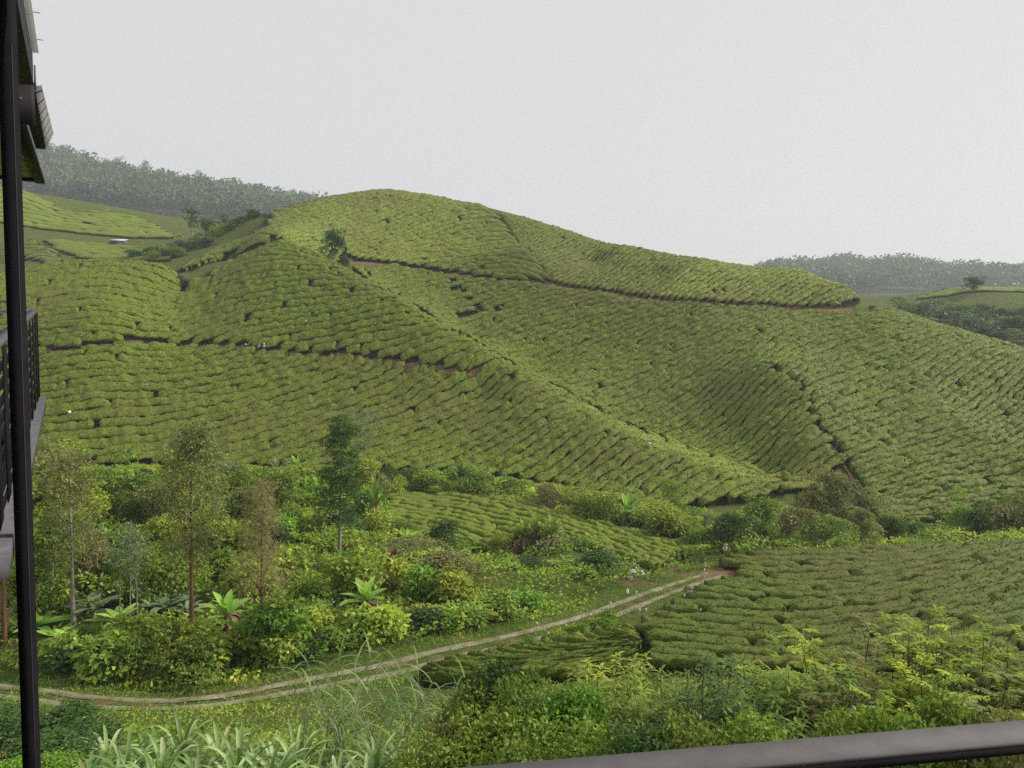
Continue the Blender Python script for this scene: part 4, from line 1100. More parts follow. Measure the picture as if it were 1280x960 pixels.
def reed_kit(seed, nc):
    g = np.random.default_rng(seed); b = MB(); P_, D_, L_, W_, T_ = [], [], [], [], []
    for i in range(nc):
        h = 1.6 + 1.5 * g.random(); a = g.random() * 6.28; ln = .15 + .35 * g.random()
        base = np.array([g.normal() * .22, g.normal() * .22, -.2])
        top = base + np.array([math.cos(a) * ln * h, math.sin(a) * ln * h, h])
        mid = (base + top) / 2 - np.array([math.cos(a), math.sin(a), 0]) * .08 * h
        b.tube([base, mid, top], [.014, .012, .006], 5)
        for j in range(10):
            f = .3 + .7 * j / 9
            q = (1 - f) ** 2 * base + 2 * f * (1 - f) * mid + f * f * top
            aa = j * 3.14 + a + g.normal() * .5
            P_.append(q); D_.append([math.cos(aa) * .8, math.sin(aa) * .8, 1.0 + .5 * g.random()]); L_.append(.75 + .4 * g.random()); W_.append(.03 + .012 * g.random()); T_.append(g.random())
    V, Qd, T = blades(np.array(P_), np.array(D_), np.array(L_), np.array(W_), np.array(T_), 1.05, 7, (.6, 1, 1, .9, .7, .4, .05))
    return Kit('reed_clump', [('leaves', mesh('leaves', V, Qd, [L_REED], None, T), None, None, 'leaf'), ('canes', b.build('canes', L_MID and M_BARKP, True), None, None, None)])
REED = [reed_kit(220 + i, 5) for i in range(3)]
for i, (x, D, t) in enumerate(((390, 17, 796), (432, 16.5, 815), (478, 16.5, 825), (510, 17, 812), (548, 17, 832), (455, 15.3, 858))):
    p = at(x, D); REED[i % 3].place(p, random.uniform(0, 6.28), .95, top_z(p, t) / 2.9 / .95, None, 'clump of tall reedy grass with drooping pale blades beside the track bend', 'reed', 'tall reedy grass on the near slope')

def lance_kit(seed, nst=13, h=3.0, L=.24, W=.05, leaf=None, per=16, rx=1.1):
    g = np.random.default_rng(seed); b = MB(); P_, D_, T_ = [], [], []
    for i in range(nst):
        a = g.random() * 6.28; r = rx * math.sqrt(g.random()); hh = h * (.55 + .45 * g.random()) * (1 - .25 * (r / rx) ** 2)
        e = np.array([math.cos(a) * r, math.sin(a) * r, hh]); s0 = np.array([g.normal() * .15, g.normal() * .15, -.3]); m_ = s0 * .5 + e * .5 + np.array([math.cos(a), math.sin(a), -.3]) * .12
        b.tube([s0, m_, e], [.022, .014, .006], 5)
        tips = [e]
        for j in range(7):
            f = .35 + .6 * g.random(); q = (1 - f) ** 2 * s0 + 2 * f * (1 - f) * m_ + f * f * e
            aa = g.random() * 6.28; l = .25 + .4 * g.random(); q2 = q + np.array([math.cos(aa) * l, math.sin(aa) * l, l * .7])
            b.tube([q, (q + q2) / 2, q2], [.008, .006, .003], 4); tips.append(q2)
        for t in tips:
            ct = g.random()
            for j in range(per):
                aa = j * 2.4 + g.random() * .6; el = .75 - 1.0 * j / per
                P_.append(t - np.array([0, 0, .018 * j])); D_.append([math.cos(aa), math.sin(aa), el]); T_.append(min(1, .5 * g.random() + .45 * ct))
    k = len(P_)
    V, Qd, T = blades(np.array(P_), np.array(D_), L * (.65 + .6 * g.random(k)), W * (.8 + .4 * g.random(k)), np.array(T_), .75, 4, (.2, 1, .8, .05))
    return Kit('shrub', [('foliage', mesh('foliage', V, Qd, [leaf or L_MID], None, T), None, None, 'leaf'), ('stems', b.build('stems', M_BARKD, True), None, None, None)])
def fern_kit(seed, nst=15, h=3.2, leaf=None, rx=1.3):
    g = np.random.default_rng(seed); b = MB(); P_, D_, N_, T_ = [], [], [], []
    for i in range(nst):
        a = g.random() * 6.28; r = rx * math.sqrt(g.random()); hh = h * (.6 + .4 * g.random()) * (1 - .2 * (r / rx) ** 2)
        e = np.array([math.cos(a) * r, math.sin(a) * r, hh]); s0 = np.array([g.normal() * .2, g.normal() * .2, -.3]); m_ = (s0 + e) / 2 + np.array([math.cos(a), math.sin(a), 0]) * .05
        b.tube([s0, m_, e], [.02, .013, .005], 5)
        for j in range(14):
            f = .38 + .62 * j / 13; q = (1 - f) ** 2 * s0 + 2 * f * (1 - f) * m_ + f * f * e
            aa = j * 2.4 + g.random(); l = .26 + .22 * g.random(); dr = np.array([math.cos(aa), math.sin(aa), .45 + .3 * g.random()]); dr /= np.linalg.norm(dr)
            sd = np.cross(dr, [0, 0, 1]); ct = g.random()
            for kk in range(9):
                c = q + dr * l * (kk + 1.5) / 9 - np.array([0, 0, .22 * l * (kk / 9) ** 2])
                for sg in (-1, 1):
                    P_.append(c); D_.append(dr * .55 + sd * sg + g.normal(size=3) * .12 - np.array([0, 0, .15])); N_.append([g.normal() * .2, g.normal() * .2, 1]); T_.append(np.clip(.6 * ct + .4 * g.random(), 0, 1))
    k = len(P_)
    V, Qd, T = cards(np.array(P_), np.array(D_), np.array(N_), .13 * (.7 + .6 * g.random(k)), .045, np.array(T_))
    return Kit('shrub', [('foliage', mesh('foliage', V, Qd, [leaf or L_YG], None, T), None, None, 'leaf'), ('stems', b.build('stems', M_BARKD, True), None, None, None)])
LANCE = [lance_kit(240 + i, per=14) for i in range(3)]
FERN = [fern_kit(250 + i) for i in range(3)]
SMALL_ = [bush_kit(260 + i, 1.2, 2.3, 4200, .095, .055, 16, .42, L_MID, nm='shrub') for i in range(3)]
FS = [  # kit, px, D, top, width, leaf, label
 (SMALL_, 575, 13.0, 862, .8, L_MID, ''), (SMALL_, 608, 13.6, 828, .8, L_DARK, 'dark upright shrub standing right of the reedy grass'), (SMALL_, 640, 12.6, 850, .9, L_MID, ''), (SMALL_, 672, 13.2, 862, .8, L_LUSH, ''),
 (SMALL_, 560, 12.2, 900, .8, L_OLIVE, 'small brownish shrub low at the left end of the rail'), (SMALL_, 610, 11.8, 890, .8, L_MID, ''), (SMALL_, 660, 11.8, 890, .9, L_MID, ''), (SMALL_, 705, 12.2, 868, .9, L_LUSH, ''),
 (LANCE, 715, 13.2, 832, .9, L_MID, ''), (LANCE, 755, 13.4, 806, .9, L_YG, 'light green drooping-leaved shrub reaching highest left of the dark gap'), (LANCE, 800, 12.6, 818, .9, L_MID, ''), (LANCE, 845, 13.2, 808, .9, L_MID, ''), (LANCE, 885, 12.4, 806, .9, L_DARK, 'darkest drooping-leaved shrub in the middle of the row'),
 (LANCE, 925, 13.4, 800, .9, L_MID, ''), (LANCE, 965, 12.6, 812, 1., L_MID, ''), (LANCE, 1010, 12.2, 820, 1., L_MID, ''), (LANCE, 760, 11.8, 868, .9, L_DARK, ''), (LANCE, 830, 11.6, 860, .9, L_MID, ''), (LANCE, 900, 11.4, 868, .9, L_DARK, ''), (LANCE, 975, 11.2, 862, .9, L_MID, ''),
 (FERN, 1000, 14.0, 790, 1., L_YG, ''), (FERN, 1050, 13.2, 775, 1., L_YG, ''), (FERN, 1095, 13.8, 772, 1., L_OLIVE, 'yellowish feathery shrub with bare dark stems below'), (FERN, 1140, 12.8, 768, 1., L_YG, ''), (FERN, 1180, 13.6, 752, 1.05, L_YG, 'tallest feathery shrub, topping the row above the rail'), (FERN, 1225, 12.8, 760, 1., L_YG, ''),
 (FERN, 1270, 13.2, 772, 1., L_OLIVE, 'brownish feathery shrub cut by the right edge'), (FERN, 1080, 11.6, 830, .9, L_OLIVE, ''), (FERN, 1150, 11.4, 828, .9, L_YG, ''), (FERN, 1215, 11.4, 838, .9, L_OLIVE, ''), (FERN, 1275, 11.4, 850, .9, L_OLIVE, ''), (FERN, 1320, 12.4, 790, 1., L_YG, ''),
 (SMALL_, 1040, 10.2, 892, .8, L_MID, ''), (SMALL_, 1110, 10.0, 882, .8, L_LUSH, 'bright broad-leaved shrub just above the rail'), (SMALL_, 1180, 10.0, 888, .8, L_MID, ''), (SMALL_, 1250, 10.0, 890, .8, L_OLIVE, ''), (SMALL_, 720, 10.6, 915, .8, L_MID, ''), (SMALL_, 790, 10.4, 905, .8, L_DARK, ''), (SMALL_, 860, 10.2, 905, .8, L_MID, ''), (SMALL_, 950, 10.2, 900, .8, L_MID, ''),
 (SMALL_, 640, 10.8, 925, .8, L_MID, ''), (SMALL_, 540, 11.2, 930, .8, L_MID, '')]
LBL = {id(SMALL_): ('small-leaved green shrub crowding the near slope above the rail', 'small-leaved shrubs above the rail'), id(LANCE): ('green shrub with long drooping leaves behind the rail', 'drooping-leaved shrubs behind the rail'),
       id(FERN): ('yellow-green feathery shrub on thin dark stems behind the rail', 'feathery shrubs behind the rail')}
for i, (k, x, D, t, w, lf, lb) in enumerate(FS):
    p = at(x, D); h0 = 2.3 if k is SMALL_ else 3.0 if k is LANCE else 3.2
    h = max(.6, top_z(p, t))
    k[i % 3].place(p, random.uniform(0, 6.28), w, h / h0 / w, lf, lb or LBL[id(k)][0], 'shrub', LBL[id(k)][1])
for i, (x, D, t, lf, lb) in enumerate(((20, 16, 905, L_DARK, 'dark glossy bush left of the post foot'), (70, 16.5, 888, L_DARK, 'dark glossy bush right of the post foot'), (-20, 15.5, 890, L_DARK, 'dark glossy bush cut by the left edge'), (105, 15.5, 912, L_DARK, 'low dark bush between the post and the strap leaves'),
                                 (60, 13.6, 930, L_DARK, 'dark bush low in the corner behind the post'))):
    p = at(x, D); SMALL_[i % 3].place(p, random.uniform(0, 6.28), 1.0, max(.5, top_z(p, t)) / 2.3, lf, lb, 'bush', 'dark bushes at the post foot')
for i, (x, D, t) in enumerate(((15, 12.0, 945), (75, 12.0, 945))):
    p = at(x, D); h = max(.4, top_z(p, t))
    r = SMALL_[i].place(p, 1.0 + i, .6, h / 2.3 / .6, L_LUSH, ('low leafy plant with orange-red flowers left of the post foot', 'low leafy plant with orange-red flowers right of the post foot')[i], 'plant', 'red-flowered plants at the post foot')
    g = np.random.default_rng(i + 5); m_ = 7
    pp = np.c_[g.normal(size=(m_, 2)) * .55, 1.7 + .75 * g.random(m_)]
    V, Qd, T = crown(g, [(*q, .07) for q in pp], m_ * 6, .07, .05)
    o = obj('flowers', mesh('flowers', V, Qd, [M_RED], None, T), r)

# ------------------------------------------------------------------ far woods
def forest(name, spec, n_, hh, seed, mat, zone_px, dlo, dhi):
    g = np.random.default_rng(seed); parts = []; tr = MB()
    k = 0
    while k < n_:
        px = zone_px[0] + (zone_px[1] - zone_px[0]) * g.random(); D = dlo + (dhi - dlo) * g.random()
        p = on(px, D)
        h = hh * (.6 + .7 * g.random()); r = h * (.28 + .14 * g.random())
        cl = [(p[0] + g.normal() * r * .5, p[1] + g.normal() * r * .5, p[2] + h * (.4 + .45 * g.random()), r * (.55 + .4 * g.random())) for _ in range(4)]
        V, Qd, T = crown(g, cl, 90, h * .15, h * .10)
        T = np.clip(T * .4 + .6 * g.random(), 0, 1)
        parts.append((V, Qd, T)); k += 1
    V, Qd, T = join(parts)
    tag(obj(name, mesh(name, V, Qd, [mat], None, T)), kind='stuff')
forest('hill_forest', None, 900, 24, 31, L_FOREST, (10, 420), 870, 1200)
forest('forest', None, 650, 26, 32, L_FOREST, (950, 1330), 1000, 1380)
forest('ridge_scrub', None, 110, 5, 33, L_FOREST, (1120, 1320), 250, 282)
FT = [tree_kit(300 + i, 15, .5, 4.0, 9, L_FOREST, M_BARKP, 520, 1.0, .6, 1.7, r0=.22, up=.5, nm='tree', sub=2, shape='flat') for i in range(3)]
for i, (x, D, t, lb) in enumerate(((148, 1116, 200, 'small emergent tree on the misty left skyline'), (200, 1124, 214, 'emergent tree left of the tall one on the misty left skyline'), (251, 1140, 217, 'tallest emergent tree on the misty left skyline'), (305, 1164, 232, 'emergent tree right of the tall one on the misty left skyline'),
                                    (365, 1200, 240, 'last emergent tree where the misty skyline meets the tea hill'), (180, 1100, 205, 'round emergent tree on the misty left skyline'),
                                    (978, 1300, 332, 'first small tree on the misty right skyline'), (1015, 1300, 325, 'emergent tree left on the misty right skyline'), (1113, 1304, 322, 'tallest emergent tree on the misty right skyline'), (1155, 1300, 332, 'emergent tree right on the misty right skyline'), (1240, 1320, 342, 'low emergent tree far right on the misty skyline'))):
    p = on(x, D); FT[i % 3].place(p, i, 1.8, max(16, top_z(p, t)) / 15 / 1.8, None, lb, 'tree', 'emergent trees on the misty skylines')
tall = tree_kit(310, 13, .5, 2.4, 10, L_FOREST, M_BARKP, 700, .6, .32, .9, r0=.28, up=.1, nm='tree', stretch=.5, shape='column')
p = on(240, 280); tall.place(p, 0, 1, top_z(p, 260) / 13, L_DARK, 'lone tall tree with a bare pale trunk on the far saddle', 'tree')
p = on(416, 208); BUSH_BIG[0].place(p, 1, 1.5, top_z(p, 296) / 4.6 / 1.5, L_DARK, 'dark tree in the notch behind the long spur', 'tree')
for i, (x, D, t) in enumerate(((400, 209, 312), (428, 209, 316), (410, 206, 318))):
    p = on(x, D); BUSH_FINE[i].place(p, i, 1.4, max(1.5, top_z(p, t)) / 2.3 / 1.4, L_DARK, 'low dark bush beside the tree in the notch', 'bush', 'bushes in the notch')
g = np.random.default_rng(44)
for i, (x, D, t) in enumerate(((1092, 180, 381), (1108, 178, 384), (1122, 176.5, 387), (1100, 177, 386))):
    p = on(x, D); BUSH_FINE[i % 3].place(p, i, .9, max(1.0, min(2.6, top_z(p, t))) / 2.3 / .9, (L_MID, L_OLIVE)[i % 2], 'small bush where the dirt road rounds the right shoulder', 'bush', 'bushes at the road end')
SAD = [(262, 286, 272), (280, 288, 268), (296, 282, 272), (310, 270, 274), (250, 276, 290), (272, 270, 282), (232, 262, 300), (215, 255, 304), (200, 250, 306), (186, 248, 308), (245, 255, 300), (222, 240, 314), (170, 246, 312), (205, 240, 318), (190, 236, 320), (258, 250, 302), (300, 262, 282), (285, 262, 288), (318, 262, 282)]
for i, (x, D, t) in enumerate(SAD):
    p = on(x, D); h = max(3, top_z(p, t)); BUSH_FINE[i % 3].place(p, i, 2.4, min(h, 8) / 2.3 / 2.4, (L_DARK, L_FOREST, L_MID)[i % 3], 'leafy bush on the saddle between the far left hill and the summit', 'bush', 'bushes on the far saddle')
RS = [(1140, 275, 383), (1160, 276, 380), (1185, 274, 384), (1200, 270, 386), (1230, 272, 384), (1255, 270, 386), (1215, 318, 350), (1275, 268, 387), (1130, 262, 392), (1175, 262, 398), (1205, 258, 404), (1240, 258, 402), (1270, 255, 400), (1250, 248, 418), (1280, 246, 420), (1225, 250, 415), (1262, 266, 390)]
for i, (x, D, t) in enumerate(RS):
    p = on(x, D); h = max(3, top_z(p, t)); BUSH_BIG[i % 3].place(p, i, 1.9, min(h, 11) / 4.6 / 1.9, (L_DARK, L_FOREST, L_MID)[i % 3], 'tree on the ridge side beyond the right skyline' if i != 6 else 'single round tree standing on top of the ridge beyond the right skyline', 'tree', 'trees on the ridge beyond the right skyline')

# ------------------------------------------------------------------ the viewing building at the left and the rail in front
dv = ray(92, 346); AV = np.array([dv[0], dv[1], 0]); AV /= np.linalg.norm(AV)      # the facade runs away to the left
NV = np.array([AV[1], -AV[0], 0]); UP = np.array([0, 0, 1.0])
p0 = P(24, 560, 3.6)
B = empty('building', (p0[0], p0[1], float(tz(p0[0], p0[1]))))
tag(B, 'dark timber and steel building edge with post, eaves and lattice balcony at the left', 'building')
def part(name, mb, mat, parent=B, smooth=False):
    me = mb.build(name, mat, smooth)
    o = bpy.data.objects.new(name, me); COL.objects.link(o); o.parent = parent
    o.matrix_parent_inverse = Matrix.Identity(4)
    w = Vector((0, 0, 0)); q = parent
    while q is not None: w += q.location; q = q.parent
    o.location = -w
    return o
def plane_quad(pxs, zc): return [PZ(x, y, zc) for x, y in pxs]
# post: square steel post with a thin pale edge flange
zb = float(tz(p0[0], p0[1])) - .5
pc = P(24.5, 640, 3.6)
w_ = .055
part('post', MB().box((pc[0] - w_ / 2, pc[1], zb), (w_, 0, 0), (0, w_, 0), (0, 0, CAMZ + 1.62 - zb)), M_BLACK)
part('post_edge', MB().box((pc[0] + w_ / 2, pc[1] + .004, zb), (.004, 0, 0), (0, .006, 0), (0, 0, CAMZ + 1.0 - zb)), M_DKWOOD)
# cross beam over the post
q = P(40, 155, 4.05); zt = P(41, 106, 4.05)[2]
part('cross_beam', MB().box(q - np.array([1.6, 0, 0]), (1.6, 0, 0), (0, .03, 0), (0, 0, zt - q[2])), M_DKWOOD)
part('beam_trim', MB().box(P(-14, 70, 3.98) + np.array([-.2, 0, -.1]), P(22, 124, 3.98) - P(-14, 70, 3.98) + np.array([.2, 0, .1]), (0, .02, 0), (.012, 0, .012)), M_GREY)
# near eave: soffit slab seen from below
z1 = 1.27
e = plane_quad([(21, 0), (42, 108)], z1)
e0 = e[0] - (e[1] - e[0]) * 1.2
inn = -NV * 1.1
part('eave_board', MB().slab([e0, e[1], e[1] + inn, e0 + inn], UP * .09), M_DKWOOD)
part('fascia', MB().slab([e0 + UP * .095, e[1] + UP * .095, e[1] + UP * .095 - NV * .03, e0 + UP * .095 - NV * .03], UP * .12), M_DKWOOD)
part('soffit_batten', MB().box(e[1] - NV * .16 - AV * .5 - UP * .012, -NV * .04, AV * .45, UP * .011), M_GREY)
# translucent roof sheets with ribs beyond the fascia
ss = plane_quad([(43.5, 110), (57.5, 187), (67, 167), (52, 108)], 1.31)
part('roof_sheet', MB().slab(ss, UP * .012), M_POLY)
part('roof_sheet', MB().slab([e0 + UP * .22, e[1] + UP * .22, e[1] + UP * .22 + NV * .035, e0 + UP * .22 + NV * .035], UP * .012), M_POLY)
L_ = np.linalg.norm(ss[1] - ss[0])
for i in range(7):
    b0 = ss[0] + (ss[1] - ss[0]) * (i + .3) / 7
    b1 = ss[3] + (ss[2] - ss[3]) * (i + .3) / 7
    part('sheet_rib', MB().box(b0 - UP * .012, b1 - b0, AV * .006, UP * .008), M_GREY)
for i in range(7):
    b0 = e0 + (e[1] - e0) * (i + .5) / 7 + UP * .234
    part('sheet_rib', MB().box(b0, NV * .07, AV * .004, UP * .004), M_GREY)
# second eave further on
e2 = plane_quad([(43, 112), (57, 187)], 1.285)
part('eave_board', MB().slab([e2[0], e2[1], e2[1] - NV * .22, e2[0] - NV * .22], UP * .05), M_DKWOOD)
part('eave_trim', MB().box(e2[0] - AV * .02, NV * .012, UP * .16, AV * .012), M_GREY)
# lower roof: fascia, slatted soffit, end beam
z3 = 1.10
f3 = plane_quad([(30, 155), (55, 230), (38.5, 221), (17, 166)], z3)
dA = f3[1] - f3[0]
part('fascia', MB().slab([f3[0], f3[1], f3[1] - NV * .09, f3[0] - NV * .09], UP * .08), M_DKWOOD)
part('fascia_edge', MB().box(f3[0] + NV * .003, dA, NV * .012, UP * .05), M_GREY)
bs = f3[0] - NV * .092; Ls = np.linalg.norm(dA)
for i in range(9):
    part('soffit_board', MB().box(bs + AV * Ls * (i + .06) / 9 + UP * .03, -NV * .75, AV * Ls / 9 * .88, UP * .02), M_SOFFIT)
part('end_beam', MB().box(f3[1] - AV * .30 - UP * .002 - NV * .092, -NV * .8, AV * .16, UP * .026), M_DKWOOD)
part('roof_sheet', MB().slab([f3[0] + UP * .085, f3[1] + UP * .085, f3[1] + UP * .085 - NV * 1.0, f3[0] + UP * .085 - NV * 1.0], UP * .02), M_DKWOOD)
# balcony: floor slab, rails, lattice
zr = PZ(47, 391, -.36)
rc = zr; rn = PZ(21, 416, -.36)
df = rc - rn
fl = P(49.5, 496, rc[1]); hgt = rc[2] - fl[2]
part('top_rail', MB().box(rn - df * .6, df * 1.6, -NV * .06, UP * .03), M_GREY)
part('top_rail', MB().box(rc - NV * .062, -NV * 1.5, -AV * .05, UP * .03), M_GREY)
part('floor_slab', MB().box(rn - df * .6 - UP * (hgt + .10) + NV * .05, df * 1.62, -NV * 1.6, UP * .10), M_GREY)
part('corner_post', MB().box(rc - UP * hgt, -NV * .03, -AV * .03, UP * (hgt - .002)), M_BLACK)
nb = 9
for i in range(nb):
    b0 = rc - df * 1.5 * (i + .6) / nb - UP * (hgt - .02)
    part('baluster', MB().box(b0, -NV * .006, -df * 1.5 / nb * .42, UP * (hgt - .03)), M_BLACK)
for j in range(9):
    part('lattice_bar', MB().box(rn - df * .55 - UP * (hgt - .04 - j * (hgt - .08) / 9) - NV * .0062, df * 1.52, -NV * .004, UP * (hgt / 9 * .55)), M_BLACK)
# lower deck to the left of the post
d0 = P(9, 565, 5.2)
part('deck_beam', MB().box(P(-60, 640, 5.2), P(9, 622, 5.2) - P(-60, 640, 5.2), (0, .2, 0), UP * -.32), M_GREY)
part('rail_post', MB().box(P(8, 622, 5.2), (.012, 0, 0), (0, .02, 0), UP * (P(8, 540, 5.2)[2] - P(8, 622, 5.2)[2])), M_GREY)
part('rail_panel', MB().box(P(-60, 620, 5.25), P(7, 618, 5.25) - P(-60, 620, 5.25), (0, .02, 0), UP * .42), M_BLACK)
part('rail_bar', MB().box(P(-60, 500, 5.2), P(8, 484, 5.2) - P(-60, 500, 5.2), (0, .03, 0), UP * .02), M_GREY)
bw = rc - NV * 1.55
part('wall', MB().box(np.array([bw[0] - AV[0] * 9, bw[1] - AV[1] * 9, zb - 3]), AV * 5.0, -NV * 3, UP * (CAMZ + 1.0 - zb + 3)), M_DKWOOD)
# handrail of the deck the camera stands on
h1, h0_ = PZ(1280, 900, -.55), PZ(590, 958, -.55)
dr = (h1 - h0_); dr[2] = 0; dl = np.linalg.norm(dr); dr /= dl
nr = np.array([dr[1], -dr[0], 0])
hs, he = h0_ - dr * .9, h1 + dr * .7
H = empty('handrail', (h1[0], h1[1], CAMZ - 1.62))
tag(H, 'flat grey painted metal handrail crossing the bottom right corner', 'handrail')
part('top_plate', MB().box(hs - UP * .006, he - hs, nr * .046, UP * .006), M_GREYRAIL, H)
part('side_lip', MB().box(hs - UP * .018 + nr * .0462, he - hs, -nr * .005, UP * .011), M_BLACK, H)
part('side_lip', MB().box(hs - UP * .018 + nr * .0005, he - hs, nr * .005, UP * .011), M_BLACK, H)
for t in (0.02, .98):
    c = hs + (he - hs) * t + nr * .02
    part('rail_post', MB().box(c - UP * 1.06, dr * .04, nr * .03, UP * 1.05), M_BLACK, H)
deck = MB().box(np.array([-2.2, -3.2, CAMZ - 1.72]), (5.2, 0, 0), (0, 3.2 + hs[1] - .25, 0), UP * .1)
tag(obj('deck_floor', deck.build('deck_floor', M_DKWOOD)), kind='structure')

# ------------------------------------------------------------------ people, sacks, markers
def person(loc, pose, rz, label, hat=True, shirt=M_WHITE, group='tea workers', sc=1.0):
    r = empty('person', loc, rz, sc); tag(r, label, 'person', group)
    if pose == 'stand':
        J = {'pel': (0, 0, .93), 'ch': (0, -.03, 1.25), 'nk': (0, -.04, 1.46), 'hd': (0, -.07, 1.56), 'ht': (0, -.07, 1.68),
             'sl': (-.18, -.02, 1.40), 'el': (-.25, -.06, 1.12), 'hl': (-.20, -.26, .98), 'sr': (.18, -.02, 1.40), 'er': (.26, -.08, 1.12), 'hr': (.18, -.28, 1.02),
             'kl': (-.11, -.03, .50), 'al': (-.12, .02, .08), 'tl': (-.12, -.15, .03), 'kr': (.11, -.03, .50), 'ar': (.12, .02, .08), 'tr': (.12, -.15, .03)}
    elif pose == 'bend':
        J = {'pel': (0, .10, .86), 'ch': (0, -.14, 1.08), 'nk': (0, -.30, 1.20), 'hd': (0, -.39, 1.25), 'ht': (0, -.46, 1.34),
             'sl': (-.18, -.26, 1.14), 'el': (-.22, -.40, .92), 'hl': (-.14, -.58, .84), 'sr': (.18, -.26, 1.14), 'er': (.22, -.42, .92), 'hr': (.12, -.60, .86),
             'kl': (-.12, -.04, .46), 'al': (-.13, .05, .08), 'tl': (-.13, -.13, .03), 'kr': (.12, -.04, .46), 'ar': (.13, .05, .08), 'tr': (.13, -.13, .03)}
    else:
        J = {'pel': (0, .12, .22), 'ch': (0, -.02, .52), 'nk': (0, -.12, .72), 'hd': (0, -.19, .80), 'ht': (0, -.22, .92),
             'sl': (-.18, -.08, .67), 'el': (-.26, -.26, .46), 'hl': (-.16, -.44, .34), 'sr': (.18, -.08, .67), 'er': (.26, -.28, .46), 'hr': (.14, -.46, .36),
             'kl': (-.17, -.28, .50), 'al': (-.14, -.18, .07), 'tl': (-.15, -.36, .03), 'kr': (.17, -.28, .50), 'ar': (.14, -.18, .07), 'tr': (.15, -.36, .03)}
    Rr = {'pel': .14, 'ch': .155, 'nk': .055, 'hd': .095, 'ht': .075, 'sl': .07, 'el': .045, 'hl': .035, 'sr': .07, 'er': .045, 'hr': .035, 'kl': .065, 'al': .045, 'tl': .035, 'kr': .065, 'ar': .045, 'tr': .035}
    E = [('pel', 'ch'), ('ch', 'nk'), ('nk', 'hd'), ('hd', 'ht'), ('ch', 'sl'), ('sl', 'el'), ('el', 'hl'), ('ch', 'sr'), ('sr', 'er'), ('er', 'hr'), ('pel', 'kl'), ('kl', 'al'), ('al', 'tl'), ('pel', 'kr'), ('kr', 'ar'), ('ar', 'tr')]
    def skin(name, keys, edges, mat, grow):
        me = bpy.data.meshes.new(name); ix = {k: i for i, k in enumerate(keys)}
        me.from_pydata([J[k] for k in keys], [(ix[a], ix[b]) for a, b in edges], []); me.materials.append(mat)
        o = bpy.data.objects.new(name, me); COL.objects.link(o); o.parent = r
        o.modifiers.new('skin', 'SKIN'); o.modifiers.new('sub', 'SUBSURF').levels = 1
        o.modifiers['sub'].render_levels = 1
        for i, k in enumerate(keys):
            sv = me.skin_vertices[0].data[i]; sv.radius = (Rr[k] * grow, Rr[k] * grow * (.8 if k in ('ch', 'pel') else 1)); sv.use_root = (i == 0)
        return o
    skin('body', list(J), E, M_SKIN, 1.0)
    sk = ['ch', 'pel', 'sl', 'el', 'sr', 'er']
    skin('shirt', sk, [('ch', 'pel'), ('ch', 'sl'), ('sl', 'el'), ('ch', 'sr'), ('sr', 'er')], shirt, 1.16)
    tk = ['pel', 'kl', 'al', 'kr', 'ar']
    skin('trousers', tk, [('pel', 'kl'), ('kl', 'al'), ('pel', 'kr'), ('kr', 'ar')], M_TROUSER, 1.13)
    if hat:
        h = MB().lathe([(0.001, .13), (.06, .12), (.11, .07), (.125, .0), (.24, -.03), (.235, -.045), (.11, -.02)], 14, J['ht']).build('hat', M_WHITE, True)
        o = bpy.data.objects.new('hat', h); COL.objects.link(o); o.parent = r
    return r
def gp(px, py, dmin, dz=0.): q = hit(px, py, dmin); q[2] += dz; return q
person(on(905, 77.5), 'stand', .4, 'person in white with a white hat standing at the field corner by the dark tree')
person(gp(793, 716, 60), 'squat', -.6, 'person in white crouching among pale sacks above the track')
person(gp(330, 441, 120), 'stand', .2, 'worker in white standing on the footpath across the hill')
person(gp(322, 441, 120), 'bend', 1.2, 'worker in dark trousers bending beside the standing worker', shirt=M_SACK)
person(gp(310, 440, 120), 'bend', -1.0, 'worker at the left end of the trio on the footpath', shirt=M_TROUSER)
person(gp(808, 566, 100, .3), 'bend', .8, 'lone worker on the crest line of the long spur', shirt=M_SACK)
person(gp(383 - 0, 415, 120, .7), 'bend', 0, 'worker half hidden between hedges above the footpath', shirt=M_TROUSER)
def sack(loc, a, b, h, rz, label, mat=M_SACK, group='sacks near the workers'):
    g = np.random.default_rng(int(a * 1000 + rz * 10)); prof = [(.001, 0), (.75, .02), (1, .25), (.95, .6), (.6, .92), (.2, 1.0), (.22, 1.12), (.001, 1.1)]
    V = MB().lathe([(r_ * a, z_ * h) for r_, z_ in prof], 14)
    v = V.V[0]; v[:, 1] *= b / a; v += (g.random(v.shape) - .5) * .07 * a
    return tag(obj('sack', V.build('sack', mat, True), None, loc, rz), label, 'sack', group)
sack(gp(790, 718, 60, -.05), .42, .34, .5, .3, 'pinkish white sack at the feet of the crouching person')
sack(gp(800, 721, 60, -.05), .62, .45, .5, 1.3, 'largest pale sack right of the crouching person')
sack(gp(788, 724, 60, -.05), .42, .3, .28, 2.0, 'flat pale sack lying lowest on the bank')
sack(gp(303, 441, 120, 0), .45, .35, .6, 1.0, 'white sack left of the workers on the footpath', M_WHITE)
sack(gp(664, 470, 110, .1), .5, .35, .5, 1.0, 'white sack where the footpath reaches the spur crest', M_WHITE)
sack(gp(909, 706, 70, .2), .14, .12, .4, 2.0, 'small white bag beside the standing person in white', M_WHITE)
sack(gp(87, 523, 110, .8), .4, .3, .5, 2.0, 'white sack among the hedges near the left post', M_WHITE)
sack(gp(784, 744, 55, .1), .13, .11, .42, .5, 'white bag standing at the foot of the dark verge tree', M_WHITE)
